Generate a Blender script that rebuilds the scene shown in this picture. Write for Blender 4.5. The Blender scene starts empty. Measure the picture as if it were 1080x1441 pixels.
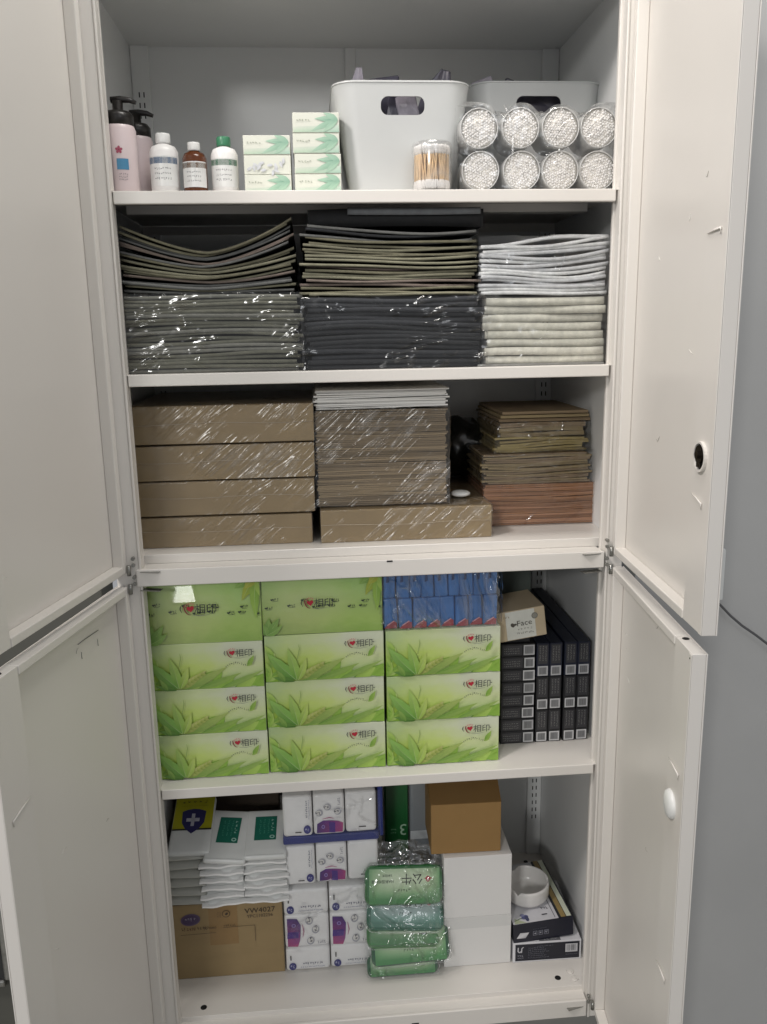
import bpy, bmesh, math, random
from mathutils import Vector, Matrix, noise
from math import sin, cos, pi, radians

random.seed(7)
SC = bpy.context.scene
COL = SC.collection

# ------------------------------------------------------------------ camera
cam_d = bpy.data.cameras.new("camera")
cam = bpy.data.objects.new("camera", cam_d)
COL.objects.link(cam)
SC.camera = cam
YAW, PITCH, ROLL = 0.0822, -0.2165, -0.0179
CAM_POS = Vector((-0.0985, -1.3793, 0.04))
_F = Vector((sin(YAW) * cos(PITCH), cos(YAW) * cos(PITCH), sin(PITCH)))
_R0 = Vector((cos(YAW), -sin(YAW), 0))
_U0 = _R0.cross(_F)
_R = _R0 * cos(ROLL) + _U0 * sin(ROLL)
_U = -_R0 * sin(ROLL) + _U0 * cos(ROLL)
cam.matrix_world = Matrix(((_R.x, _U.x, -_F.x, CAM_POS.x), (_R.y, _U.y, -_F.y, CAM_POS.y),
                           (_R.z, _U.z, -_F.z, CAM_POS.z), (0, 0, 0, 1)))
cam_d.sensor_fit = 'VERTICAL'
cam_d.sensor_height = 36.0
cam_d.lens = 36.0 * 1188.6 / 1441.0
cam_d.clip_start = 0.02
cam_d.clip_end = 60

# ------------------------------------------------------------------ world and lamps (indoor ceiling panels and an added fill)
world = bpy.data.worlds.new("World")
SC.world = world
world.use_nodes = True
_bg = world.node_tree.nodes["Background"]
_bg.inputs[0].default_value = (0.86, 0.88, 0.92, 1)
_bg.inputs[1].default_value = 0.37
SC.view_settings.view_transform = 'Standard'
SC.view_settings.look = 'None'
SC.view_settings.exposure = 0.0
SC.view_settings.gamma = 1.0


def area(name, loc, target, size, power, color):
    d = bpy.data.lights.new(name, 'AREA')
    d.shape = 'RECTANGLE'
    d.size, d.size_y = size
    d.energy = power
    d.color = color
    o = bpy.data.objects.new(name, d)
    COL.objects.link(o)
    o.location = loc
    o.rotation_euler = (Vector(target) - Vector(loc)).to_track_quat('-Z', 'Y').to_euler()
    return o


area("ceiling_panel_near", (0.10, -0.34, 1.30), (0.10, -0.30, -1.0), (0.55, 0.20), 9.5, (1, 0.965, 0.91))
area("ceiling_panel_far_left", (-2.2, -5.5, 1.40), (-0.1, 0.0, -0.3), (0.6, 0.6), 82, (1, 0.99, 0.965))
area("fill_panel_mid_left", (-1.15, -0.95, 1.38), (0.4, -0.2, 0.0), (0.3, 0.3), 27, (1, 0.935, 0.895))  # added fill lamp, unseen; brightens the upper doors from the left
area("ceiling_panel_right", (0.9, -3.0, 1.35), (0.0, 0.0, -0.3), (0.6, 0.6), 7, (0.95, 0.97, 1.0))

# ------------------------------------------------------------------ materials


def lin(c):
    if isinstance(c, str):
        c = [int(c[i:i + 2], 16) / 255 for i in (0, 2, 4)]
    return tuple((x / 12.92 if x <= 0.04045 else ((x + 0.055) / 1.055) ** 2.4) for x in c) + (1.0,)


class NT:
    def __init__(s, name):
        s.m = bpy.data.materials.new(name)
        s.m.use_nodes = True
        s.t = s.m.node_tree
        s.b = s.t.nodes["Principled BSDF"]
        s.out = s.t.nodes["Material Output"]

    def n(s, typ, **kw):
        x = s.t.nodes.new(typ)
        for k, v in kw.items():
            if k.startswith('i_'):
                key = k[2:]
                x.inputs[int(key) if key.isdigit() else key.replace('_', ' ')].default_value = v
            else:
                setattr(x, k, v)
        return x

    def l(s, a, b):
        s.t.links.new(a, b)

    def coords(s, scale=(1, 1, 1)):
        tc = s.n('ShaderNodeTexCoord')
        mp = s.n('ShaderNodeMapping')
        mp.inputs['Scale'].default_value = scale
        s.l(tc.outputs['Object'], mp.inputs['Vector'])
        return mp.outputs['Vector']

    def noise(s, vec, scale, detail=4, rough=0.6):
        x = s.n('ShaderNodeTexNoise')
        x.inputs['Scale'].default_value = scale
        x.inputs['Detail'].default_value = detail
        x.inputs['Roughness'].default_value = rough
        s.l(vec, x.inputs['Vector'])
        return x.outputs['Fac']

    def ramp(s, fac, stops):
        r = s.n('ShaderNodeValToRGB')
        e = r.color_ramp.elements
        while len(e) < len(stops):
            e.new(0.5)
        for q, (p, c) in zip(e, stops):
            q.position = p
            q.color = c if len(c) == 4 else lin(c)
        s.l(fac, r.inputs['Fac'])
        return r.outputs['Color']

    def bump(s, h, strength=0.3, dist=0.001):
        b = s.n('ShaderNodeBump')
        b.inputs['Strength'].default_value = strength
        b.inputs['Distance'].default_value = dist
        s.l(h, b.inputs['Height'])
        return b.outputs['Normal']


def paint(name, col, rough=0.4, var=0.05, scale=6, bump=0.15, bscale=300, stretch=(1, 1, 1), metallic=0, bdist=0.0006, coat=0):
    m = NT(name)
    v = m.coords(stretch)
    c = lin(col)
    d = tuple(x * (1 - var) for x in c[:3]) + (1,)
    e = tuple(min(1, x * (1 + var)) for x in c[:3]) + (1,)
    m.l(m.ramp(m.noise(v, scale, 5), [(0.3, d), (0.7, e)]), m.b.inputs['Base Color'])
    m.b.inputs['Roughness'].default_value = rough
    m.b.inputs['Metallic'].default_value = metallic
    m.b.inputs['Coat Weight'].default_value = coat
    if bump:
        m.l(m.bump(m.noise(v, bscale, 3), bump, bdist), m.b.inputs['Normal'])
    return m.m


def film(name, base=0.03, rough=0.12, scale=14, strength=0.9, dist=0.006, stretch=(1, 1, 1), white=0.05, k=1.3, warp=0.0, rot=(0, 0, 0), thresh=0.5):
    """thin clear wrap: mostly transparent; creases run in patches and long streaks, taut elsewhere"""
    m = NT(name)
    tc = m.n('ShaderNodeTexCoord')
    m0 = m.n('ShaderNodeMapping')
    m0.inputs['Rotation'].default_value = rot
    oi = m.n('ShaderNodeObjectInfo')
    sh = m.n('ShaderNodeVectorMath', operation='SCALE')
    sh.inputs[0].default_value = (7.3, 4.1, 9.7)
    m.l(oi.outputs['Random'], sh.inputs['Scale'])
    ad = m.n('ShaderNodeVectorMath', operation='ADD')
    m.l(tc.outputs['Object'], ad.inputs[0])
    m.l(sh.outputs[0], ad.inputs[1])
    m.l(ad.outputs[0], m0.inputs['Vector'])
    mp = m.n('ShaderNodeMapping')
    mp.inputs['Scale'].default_value = stretch
    m.l(m0.outputs['Vector'], mp.inputs['Vector'])
    n1 = m.n('ShaderNodeTexNoise')
    n1.inputs['Scale'].default_value = scale
    n1.inputs['Detail'].default_value = 2.5
    n1.inputs['Roughness'].default_value = 0.5
    n1.inputs['Distortion'].default_value = warp
    m.l(mp.outputs['Vector'], n1.inputs['Vector'])
    # ridge = 1 - |2n - 1| sharpened
    r1 = m.n('ShaderNodeMath', operation='MULTIPLY_ADD')
    r1.inputs[1].default_value = 2.0
    r1.inputs[2].default_value = -1.0
    m.l(n1.outputs['Fac'], r1.inputs[0])
    r2 = m.n('ShaderNodeMath', operation='ABSOLUTE')
    m.l(r1.outputs[0], r2.inputs[0])
    r3 = m.n('ShaderNodeMath', operation='SUBTRACT')
    r3.inputs[0].default_value = 1.0
    m.l(r2.outputs[0], r3.inputs[1])
    r4 = m.n('ShaderNodeMath', operation='POWER')
    m.l(r3.outputs[0], r4.inputs[0])
    r4.inputs[1].default_value = 5.0
    msk = m.n('ShaderNodeMapRange')
    msk.inputs['From Min'].default_value = thresh - 0.10
    msk.inputs['From Max'].default_value = thresh + 0.16
    nz = m.noise(ad.outputs[0], 9.0, 3, 0.6)
    m.l(nz, msk.inputs['Value'])
    hh = m.n('ShaderNodeMath', operation='MULTIPLY')
    m.l(r4.outputs[0], hh.inputs[0])
    m.l(msk.outputs[0], hh.inputs[1])
    nrm = m.bump(hh.outputs[0], strength, dist)
    g = m.n('ShaderNodeBsdfGlossy')
    g.inputs['Roughness'].default_value = rough
    g.inputs['Color'].default_value = (1, 1, 1, 1)
    m.l(nrm, g.inputs['Normal'])
    d = m.n('ShaderNodeBsdfDiffuse')
    d.inputs['Color'].default_value = (0.80, 0.80, 0.80, 1)
    m.l(nrm, d.inputs['Normal'])
    t = m.n('ShaderNodeBsdfTransparent')
    fr = m.n('ShaderNodeFresnel')
    fr.inputs['IOR'].default_value = 1.5
    m.l(nrm, fr.inputs['Normal'])
    ma = m.n('ShaderNodeMath', operation='MULTIPLY_ADD', use_clamp=True)
    m.l(fr.outputs[0], ma.inputs[0])
    ma.inputs[1].default_value = k
    ma.inputs[2].default_value = base
    mn = m.n('ShaderNodeMath', operation='MINIMUM')
    m.l(ma.outputs[0], mn.inputs[0])
    mn.inputs[1].default_value = 0.45
    cr = m.n('ShaderNodeMapRange')  # film haze, plus crease peaks whitened to paint in the light they catch
    cr.inputs['From Min'].default_value = 0.35
    cr.inputs['From Max'].default_value = 1.0
    cr.inputs['To Min'].default_value = white * 0.3
    cr.inputs['To Max'].default_value = white * 3
    m.l(hh.outputs[0], cr.inputs['Value'])
    mw = m.n('ShaderNodeMixShader')
    m.l(cr.outputs[0], mw.inputs[0])
    m.l(t.outputs[0], mw.inputs[1])
    m.l(d.outputs[0], mw.inputs[2])
    mx = m.n('ShaderNodeMixShader')
    m.l(mn.outputs[0], mx.inputs[0])
    m.l(mw.outputs[0], mx.inputs[1])
    m.l(g.outputs[0], mx.inputs[2])
    m.l(mx.outputs[0], m.out.inputs['Surface'])
    return m.m


def attr_mat(name, rough=0.4, var=0.12, scale=40):
    m = NT(name)
    a = m.n('ShaderNodeAttribute')
    a.attribute_name = 'Col'
    v = m.coords()
    f = m.noise(v, scale, 4)
    mx = m.n('ShaderNodeMix', data_type='RGBA', blend_type='MULTIPLY')
    mx.inputs[0].default_value = 1.0
    m.l(a.outputs['Color'], mx.inputs[6])
    m.l(m.ramp(f, [(0.3, (1 - var,) * 3 + (1,)), (0.7, (1, 1, 1, 1))]), mx.inputs[7])
    m.l(mx.outputs[2], m.b.inputs['Base Color'])
    m.b.inputs['Roughness'].default_value = rough
    return m.m


def layered(name, c1, c2, rough=0.8, scale=420, c3=None, sx=3):
    """stack-edge paper colour with fine horizontal grain"""
    m = NT(name)
    v = m.coords((sx, sx, scale))
    f = m.noise(v, 1.0, 4, 0.7)
    st = [(0.3, lin(c1)), (0.7, lin(c2))]
    if c3:
        st = [(0.25, lin(c1)), (0.5, lin(c2)), (0.75, lin(c3))]
    m.l(m.ramp(f, st), m.b.inputs['Base Color'])
    m.b.inputs['Roughness'].default_value = rough
    m.l(m.bump(f, 0.4, 0.0008), m.b.inputs['Normal'])
    return m.m


M = {}


def steel(name, col):
    m = NT(name)
    v = m.coords()
    c = lin(col)
    m.l(m.ramp(m.noise(v, 3.0, 5), [(0.3, tuple(x * .985 for x in c[:3]) + (1,)), (0.7, tuple(min(1, x * 1.01) for x in c[:3]) + (1,))]), m.b.inputs['Base Color'])
    rr = m.n('ShaderNodeMapRange')
    rr.inputs['To Min'].default_value = 0.28
    rr.inputs['To Max'].default_value = 0.42
    rr.inputs['From Min'].default_value = 0.35
    rr.inputs['From Max'].default_value = 0.65
    m.l(m.noise(v, 4.0, 4, 0.5), rr.inputs['Value'])
    m.l(rr.outputs[0], m.b.inputs['Roughness'])
    # slow sheet ripple plus fine orange peel
    b1 = m.n('ShaderNodeBump')
    b1.inputs['Strength'].default_value = 0.35
    b1.inputs['Distance'].default_value = 0.0014
    m.l(m.noise(v, 5.0, 1.5, 0.4), b1.inputs['Height'])
    b2 = m.n('ShaderNodeBump')
    b2.inputs['Strength'].default_value = 0.10
    b2.inputs['Distance'].default_value = 0.0005
    m.l(m.noise(v, 500, 2), b2.inputs['Height'])
    m.l(b1.outputs['Normal'], b2.inputs['Normal'])
    m.l(b2.outputs['Normal'], m.b.inputs['Normal'])
    return m.m


M['steel'] = steel('white_steel', 'dcd8d2')
M['steel_in'] = paint('grey_white_steel_inside', 'e2e3e2', 0.38, 0.03, 3, 0.10, 500)
M['dark'] = paint('dark_gap', '0c0c0d', 0.8, 0.2)
M['metal'] = paint('zinc_metal', '9a9a96', 0.3, 0.2, 60, 0.2, 200, metallic=0.9)
M['darkmetal'] = paint('dark_lock_metal', '4a443e', 0.25, 0.3, 80, 0.3, 200, metallic=0.9)
M['plastic_w'] = paint('white_plastic', 'e2e3e1', 0.35, 0.02, 8, 0.05, 200)
M['wall'] = paint('grey_wall_paint', 'b7b7b6', 0.75, 0.05, 2.5, 0.15, 90)
M['wall_dark'] = paint('dark_grey_panel', '55554f', 0.6, 0.08, 3, 0.2, 120)
M['cable'] = paint('grey_cable', '5c5c5e', 0.5, 0.05)
M['basket'] = paint('white_basket_plastic', 'c0c2c1', 0.42, 0.02, 10, 0.06, 260)
M['print'] = attr_mat('printed_ink', 0.38)
M['print_matte'] = attr_mat('printed_ink_matte', 0.7)
M['pump'] = paint('black_pump_plastic', '1d1a18', 0.35, 0.1)
M['bottle_pink'] = paint('pink_white_bottle', 'd9c9ca', 0.35, 0.02)
M['bottle_w'] = paint('white_bottle', 'e6e4e2', 0.3, 0.02)
M['brownglass'] = paint('brown_bottle', '5a3018', 0.2, 0.1)
M['cotton'] = paint('cotton', 'eeecea', 0.95, 0.04, 300, 0.4, 900)
M['stick'] = paint('swab_stick', 'e6c698', 0.6, 0.12, 100, 0)
M['film'] = film('clear_film', 0.01, 0.16, 16, 1.0, 0.006, (1, 1, 1.4), 0.03, 1.0, 0.6, thresh=0.56)
M['film_tub'] = film('clear_tub_plastic', 0.02, 0.15, 8, 0.3, 0.002, (1, 1, 1), 0.10, 1.0)
M['film_bag'] = film('crumpled_bag_film', 0.010, 0.13, 8, 1.0, 0.008, (0.8, 1, 2.4), 0.02, 1.0, 1.6, (0, 0.22, 0), 0.56)
M['film_kraft'] = film('shrink_film', 0.010, 0.22, 14, 0.8, 0.004, (0.4, 1, 5.0), 0.06, 0.9, 0.8, (0, 0.72, 0), 0.52)
M['film_lively'] = film('glossy_packet_film', 0.012, 0.12, 9, 1.0, 0.009, (1.3, 1, 1.0), 0.03, 1.1, 1.6, (0, 0.5, 0), 0.50)
M['film_loose'] = film('loose_bag_film', 0.02, 0.14, 7, 1.0, 0.012, (1.8, 1, 0.8), 0.06, 1.3, 1.8, (0, 0.35, 0), 0.40)
M['film_flap'] = film('taut_film_fold', 0.0, 0.06, 5, 0.02, 0.0005, (1, 1, 1), 0.0, 0.17)
M['film_smooth'] = film('tight_smooth_film', 0.015, 0.04, 5, 0.25, 0.003, (1, 1, 1), 0.01, 1.0)
M['kraft'] = paint('kraft_paper', '968260', 0.75, 0.08, 14, 0.3, 300)
M['kraft2'] = paint('kraft_carton', '95805c', 0.8, 0.06, 10, 0.3, 200, (1, 1, 3))
M['kraft_dk'] = paint('brown_box_card', '9a7848', 0.75, 0.05, 10, 0.2, 200)
M['kraft_tape'] = paint('brown_tape', '8d7149', 0.35, 0.05)
M['env_kraft'] = [layered('kraft_envelope_a', '6d5f4a', '978467'), layered('kraft_envelope_b', '7d6d54', 'a89474'),
                  layered('kraft_envelope_c', '5c503e', '877559')]
M['env_white'] = [layered('white_envelope_a', 'e4e3df', 'f4f4f2'), layered('white_envelope_b', 'd0cfcb', 'ecebe8')]
M['env_orange'] = [layered('orange_envelope_a', '8a6040', 'a87c58'), layered('orange_envelope_b', '764f35', '987050'),
                   layered('orange_envelope_c', '94684c', 'b4896a')]
M['env_olive'] = [layered('tan_envelope_a', '6e5c46', '978468'), layered('tan_envelope_b', '7c6c4e', 'a08f6c')]


def fabric(name, col, bscale=700):
    return paint(name, col, 0.85, 0.18, 60, 0.5, bscale, bdist=0.0006)


FAB = [(fabric('olive_fabric_dark', '403e33'), fabric('olive_binding_lit', '6f6c59')),  # binding edges lightened: rim light on the front folds put into the colour
       (fabric('brown_fabric', '3e3731'), fabric('rose_binding_lit', '72675f')),
       (fabric('charcoal_fabric', '313232'), fabric('grey_binding_lit', '666765')),
       (fabric('green_grey_fabric', '3a3b32'), fabric('pale_olive_binding_lit', '7c7a67'))]
FAB_DARK = [(fabric('black_fabric', '17181a'), fabric('black_binding_lit', '222427')),  # dark bags: edge tone lifted likewise, rim light in the colour
            (fabric('charcoal_black_fabric', '1b1c1f'), fabric('slate_binding_lit', '2c2e32'))]
FAB_MIX = [(fabric('olive_wrapped_fabric', '45453b'), fabric('light_olive_edge', '6b6b5e')),
           (fabric('grey_wrapped_fabric', '3b3b38'), fabric('light_grey_edge', '7a7a72'))]
FAB_W = [(fabric('white_fabric', 'c9cbcb'), fabric('white_fold', 'd9dbdb')),
         (fabric('cool_white_fabric', 'b6b8ba'), fabric('cool_white_fold', 'c6c8ca'))]
FAB_C = [(fabric('cream_fabric', 'c4c2b6'), fabric('cream_fold', 'd6d4c8')),
         (fabric('cream_fabric_grey', 'b2b1a7'), fabric('cream_fold_grey', 'c6c5b9'))]

# ------------------------------------------------------------------ mesh helpers


def link(name, bm, mats, parent=None, smooth=False, loc=None, rot=None):
    me = bpy.data.meshes.new(name)
    bm.normal_update()
    bm.to_mesh(me)
    bm.free()
    for m in (mats if isinstance(mats, (list, tuple)) else [mats]):
        me.materials.append(m)
    if smooth:
        for p in me.polygons:
            p.use_smooth = True
    o = bpy.data.objects.new(name, me)
    COL.objects.link(o)
    if parent:
        o.parent = parent
    if loc:
        o.location = loc
    if rot:
        o.rotation_euler = rot
    return o


def empty(name, label, cat, loc=(0, 0, 0), rot=(0, 0, 0), group=None):
    o = bpy.data.objects.new(name, None)
    COL.objects.link(o)
    o.location = loc
    o.rotation_euler = rot
    o.empty_display_size = 0.02
    o['label'] = label
    o['category'] = cat
    if group:
        o['group'] = group
    return o


def tag(o, label, cat, group=None):
    o['label'] = label
    o['category'] = cat
    if group:
        o['group'] = group
    return o


def add_box(bm, x0, x1, y0, y1, z0, z1, bev=0.0, seg=2, mat=0, rot=None):
    c = Vector(((x0 + x1) / 2, (y0 + y1) / 2, (z0 + z1) / 2))
    r = bmesh.ops.create_cube(bm, size=1.0)
    vs = r['verts']
    for v in vs:
        v.co = Vector((v.co.x * (x1 - x0), v.co.y * (y1 - y0), v.co.z * (z1 - z0)))
    fs = list({f for v in vs for f in v.link_faces})
    if bev > 0:
        es = list({e for v in vs for e in v.link_edges})
        rr = bmesh.ops.bevel(bm, geom=es, offset=bev, segments=seg, affect='EDGES', profile=0.5)
        vs = list({v for f in rr['faces'] for v in f.verts} | {v for v in vs if v.is_valid})
        fs = list({f for v in vs for f in v.link_faces})
    for f in fs:
        f.material_index = mat
    if rot:
        R = rot
        for v in vs:
            v.co = R @ v.co
    for v in vs:
        v.co += c
    return vs


def box(name, x0, x1, y0, y1, z0, z1, mat, parent=None, bev=0.0, seg=2):
    bm = bmesh.new()
    add_box(bm, x0, x1, y0, y1, z0, z1, bev, seg)
    return link(name, bm, mat, parent)


def add_cyl(bm, p0, p1, r0, r1=None, n=12, cap=True, mat=0):
    p0, p1 = Vector(p0), Vector(p1)
    r1 = r0 if r1 is None else r1
    d = (p1 - p0).normalized()
    a = Vector((0, 0, 1)) if abs(d.z) < 0.9 else Vector((1, 0, 0))
    u = d.cross(a).normalized()
    w = d.cross(u)
    A = [bm.verts.new(p0 + (u * cos(2 * pi * i / n) + w * sin(2 * pi * i / n)) * r0) for i in range(n)]
    B = [bm.verts.new(p1 + (u * cos(2 * pi * i / n) + w * sin(2 * pi * i / n)) * r1) for i in range(n)]
    for i in range(n):
        f = bm.faces.new((A[i], A[(i + 1) % n], B[(i + 1) % n], B[i]))
        f.material_index = mat
        f.smooth = True
    if cap:
        bm.faces.new(A[::-1]).material_index = mat
        bm.faces.new(B).material_index = mat


def add_tube(bm, pts, r, n=8, mat=0):
    pts = [Vector(p) for p in pts]
    rings = []
    for i, p in enumerate(pts):
        d = (pts[min(i + 1, len(pts) - 1)] - pts[max(i - 1, 0)]).normalized()
        a = Vector((0, 0, 1)) if abs(d.z) < 0.9 else Vector((1, 0, 0))
        u = d.cross(a).normalized()
        w = d.cross(u)
        rr = r[i] if isinstance(r, (list, tuple)) else r
        rings.append([bm.verts.new(p + (u * cos(2 * pi * k / n) + w * sin(2 * pi * k / n)) * rr) for k in range(n)])
    for A, B in zip(rings, rings[1:]):
        for k in range(n):
            f = bm.faces.new((A[k], A[(k + 1) % n], B[(k + 1) % n], B[k]))
            f.material_index = mat
            f.smooth = True
    bm.faces.new(rings[0][::-1]).material_index = mat
    bm.faces.new(rings[-1]).material_index = mat


def add_lathe(bm, prof, n=32, cx=0, cy=0, axis='Z', mat=0, closed_top=True):
    rings = []
    for r, h in prof:
        ring = []
        for k in range(n):
            a = 2 * pi * k / n
            if axis == 'Z':
                ring.append(bm.verts.new((cx + r * cos(a), cy + r * sin(a), h)))
            else:
                ring.append(bm.verts.new((cx + r * cos(a), h, cy + r * sin(a))))
        rings.append(ring)
    for A, B in zip(rings, rings[1:]):
        for k in range(n):
            f = bm.faces.new((A[k], A[(k + 1) % n], B[(k + 1) % n], B[k]))
            f.smooth = True
            f.material_index = mat
    if closed_top:
        bm.faces.new(rings[0][::-1]).material_index = mat
        bm.faces.new(rings[-1]).material_index = mat


def rrect(w, d, r, n=6):
    """rounded rectangle outline, centred, counter-clockwise"""
    pts = []
    for cx, cy, a0 in ((w / 2 - r, d / 2 - r, 0), (-w / 2 + r, d / 2 - r, 90), (-w / 2 + r, -d / 2 + r, 180), (w / 2 - r, -d / 2 + r, 270)):
        for k in range(n + 1):
            a = radians(a0 + 90 * k / n)
            pts.append((cx + r * cos(a), cy + r * sin(a)))
    return pts


def shell(name, x0, x1, y0, y1, z0, z1, mat, parent, amp=0.002, freq=40, res=0.006, seed=0, faces='FTLR', bulge=0.0, push=None):
    """crinkled film wrapped round a block: front, top, left, right sides as one sheet-like mesh"""
    bm = bmesh.new()
    off = Vector((seed * 3.7, seed * 1.3, seed * 2.1))

    def disp(p, n):
        v = noise.noise(p * freq + off) * 0.7 + (0.5 - abs(noise.noise(p * freq * 2.3 + off))) * 0.6
        q = p + n * (amp * v + amp * 0.8)
        if push:
            q = push(q)
        return q

    def grid(o, du, dv, n, lu, lv):
        nu = max(2, int(lu / res))
        nv = max(2, int(lv / res))
        g = []
        for j in range(nv + 1):
            row = []
            for i in range(nu + 1):
                p = o + du * (lu * i / nu) + dv * (lv * j / nv)
                b = bulge * sin(pi * i / nu) * sin(pi * j / nv)
                nn = n
                row.append(bm.verts.new(disp(p, nn) + n * b))
            g.append(row)
        for j in range(nv):
            for i in range(nu):
                f = bm.faces.new((g[j][i], g[j][i + 1], g[j + 1][i + 1], g[j + 1][i]))
                f.smooth = True
    X, Y, Z = Vector((1, 0, 0)), Vector((0, 1, 0)), Vector((0, 0, 1))
    if 'F' in faces:
        grid(Vector((x0, y0, z0)), X, Z, -Y, x1 - x0, z1 - z0)
    if 'T' in faces:
        grid(Vector((x0, y0, z1)), X, Y, Z, x1 - x0, y1 - y0)
    if 'L' in faces:
        grid(Vector((x0, y1, z0)), -Y, Z, -X, y1 - y0, z1 - z0)
    if 'R' in faces:
        grid(Vector((x1, y0, z0)), Y, Z, X, y1 - y0, z1 - z0)
    bmesh.ops.remove_doubles(bm, verts=bm.verts, dist=amp * 1.2)
    return link(name, bm, mat, parent)


# ------------------------------------------------------------------ printed graphics
_TC = {}


def text_tris(s):
    if s in _TC:
        return _TC[s]
    cu = bpy.data.curves.new('t', 'FONT')
    cu.body = s
    cu.size = 1.0
    cu.resolution_u = 2
    o = bpy.data.objects.new('t', cu)
    COL.objects.link(o)
    dg = bpy.context.evaluated_depsgraph_get()
    me = o.evaluated_get(dg).to_mesh()
    vs = [(v.co.x, v.co.y) for v in me.vertices]
    fs = [tuple(p.vertices) for p in me.polygons]
    o.evaluated_get(dg).to_mesh_clear()
    bpy.data.objects.remove(o)
    bpy.data.curves.remove(cu)
    if vs:
        x0 = min(v[0] for v in vs); x1 = max(v[0] for v in vs)
        y0 = min(v[1] for v in vs); y1 = max(v[1] for v in vs)
        h = max(1e-6, y1 - y0)
        vs = [((x - x0) / h, (y - y0) / h) for x, y in vs]
        w = (x1 - x0) / h
    else:
        w = 1
    _TC[s] = (vs, fs, w)
    return _TC[s]


class Print:
    def __init__(s, o, u=(1, 0, 0), v=(0, 0, 1), lift=0.0004, bend=None):
        s.o, s.u, s.v = Vector(o), Vector(u).normalized(), Vector(v).normalized()
        s.n = s.u.cross(s.v)
        s.lift = lift
        s.V, s.F, s.C = [], [], []
        s.k = 0
        s.bend = bend
        s.clip = None

    def P(s, x, y, k):
        p = s.o + s.u * x + s.v * y + s.n * (s.lift + 0.00012 * k)
        return s.bend(p) if s.bend else p

    def poly(s, pts, col, newlayer=True):
        if newlayer:
            s.k += 1
        cc = col if isinstance(col, list) else [col] * len(pts)
        cc = [c if isinstance(c, tuple) and len(c) == 4 else lin(c) for c in cc]
        if s.clip:
            q = [(x, y, c) for (x, y), c in zip(pts, cc)]
            x0, y0, x1, y1 = s.clip
            for ax, lim, sg in ((0, x0, 1), (0, x1, -1), (1, y0, 1), (1, y1, -1)):
                o = []
                for i in range(len(q)):
                    A, B = q[i - 1], q[i]
                    da, db = (A[ax] - lim) * sg, (B[ax] - lim) * sg
                    if (da >= 0) != (db >= 0):
                        t = da / (da - db)
                        o.append((A[0] + (B[0] - A[0]) * t, A[1] + (B[1] - A[1]) * t, tuple(A[2][j] + (B[2][j] - A[2][j]) * t for j in range(4))))
                    if db >= 0:
                        o.append(B)
                q = o
            if len(q) < 3:
                return
            pts = [(x, y) for x, y, c in q]
            cc = [c for x, y, c in q]
        b = len(s.V)
        for x, y in pts:
            s.V.append(s.P(x, y, s.k))
        s.F.append(list(range(b, b + len(pts))))
        s.C.append(cc)

    def rect(s, x0, y0, x1, y1, col, nl=True):
        s.poly([(x0, y0), (x1, y0), (x1, y1), (x0, y1)], col, nl)

    def ell(s, cx, cy, rx, ry, col, n=20, rot=0, nl=True):
        s.poly([(cx + rx * cos(a) * cos(rot) - ry * sin(a) * sin(rot), cy + rx * cos(a) * sin(rot) + ry * sin(a) * cos(rot))
                for a in [2 * pi * i / n for i in range(n)]], col, nl)

    def text(s, t, x, y, h, col, rot=0, sx=1.0, align='L', nl=True):
        vs, fs, w = text_tris(t)
        if nl:
            s.k += 1
        ox = {'L': 0, 'C': -w * sx * h / 2, 'R': -w * sx * h}[align]
        b = len(s.V)
        cr, sr = cos(rot), sin(rot)
        for a, c in vs:
            px, py = ox + a * h * sx, c * h
            s.V.append(s.P(x + px * cr - py * sr, y + px * sr + py * cr, s.k))
        c = lin(col)
        for f in fs:
            s.F.append([b + i for i in f])
            s.C.append([c] * len(f))
        return w * sx * h

    def stroke(s, pts, w, col, nl=True):
        if nl:
            s.k += 1
        for i, ((ax, ay), (bx, by)) in enumerate(zip(pts, pts[1:])):
            dx, dy = bx - ax, by - ay
            L = math.hypot(dx, dy) or 1
            w0 = w[i] if isinstance(w, list) else w
            w1 = w[i + 1] if isinstance(w, list) else w
            nx, ny = -dy / L / 2, dx / L / 2
            s.poly([(ax + nx * w0, ay + ny * w0), (ax - nx * w0, ay - ny * w0), (bx - nx * w1, by - ny * w1), (bx + nx * w1, by + ny * w1)], col, False)

    def leaf(s, x, y, L, W, ang, c0, c1, c2=None, curve=0.15, n=8, rib=None):
        """leaf from base x,y: two halves shaded differently, tip colour c1"""
        s.k += 1
        ca, sa = cos(ang), sin(ang)

        def T(a, b):
            b += curve * L * (a / L) ** 2
            return (x + a * ca - b * sa, y + a * sa + b * ca)
        for side, cc in ((1, c0), (-1, c2 or c0)):
            for i in range(n):
                a0, a1 = L * i / n, L * (i + 1) / n
                w0 = W / 2 * sin(pi * (i / n) ** 0.8) * (1 + 0.08 * (i % 2))
                w1 = W / 2 * sin(pi * ((i + 1) / n) ** 0.8) * (1 + 0.08 * ((i + 1) % 2))
                pts = [T(a0, 0), T(a1, 0), T(a1, side * w1), T(a0, side * w0)]
                if side < 0:
                    pts = pts[::-1]
                t0, t1 = i / n, (i + 1) / n
                A, B = lin(cc), lin(c1)
                m0 = tuple(A[q] * (1 - t0) + B[q] * t0 for q in range(3)) + (1,)
                m1 = tuple(A[q] * (1 - t1) + B[q] * t1 for q in range(3)) + (1,)
                cols = [m0, m1, m1, m0] if side > 0 else [m0, m1, m1, m0][::-1]
                s.poly(pts, cols, False)
        if rib:
            s.stroke([T(0, 0), T(L * .5, 0), T(L * .95, 0)], [W * .06, W * .04, W * .01], rib)

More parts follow.
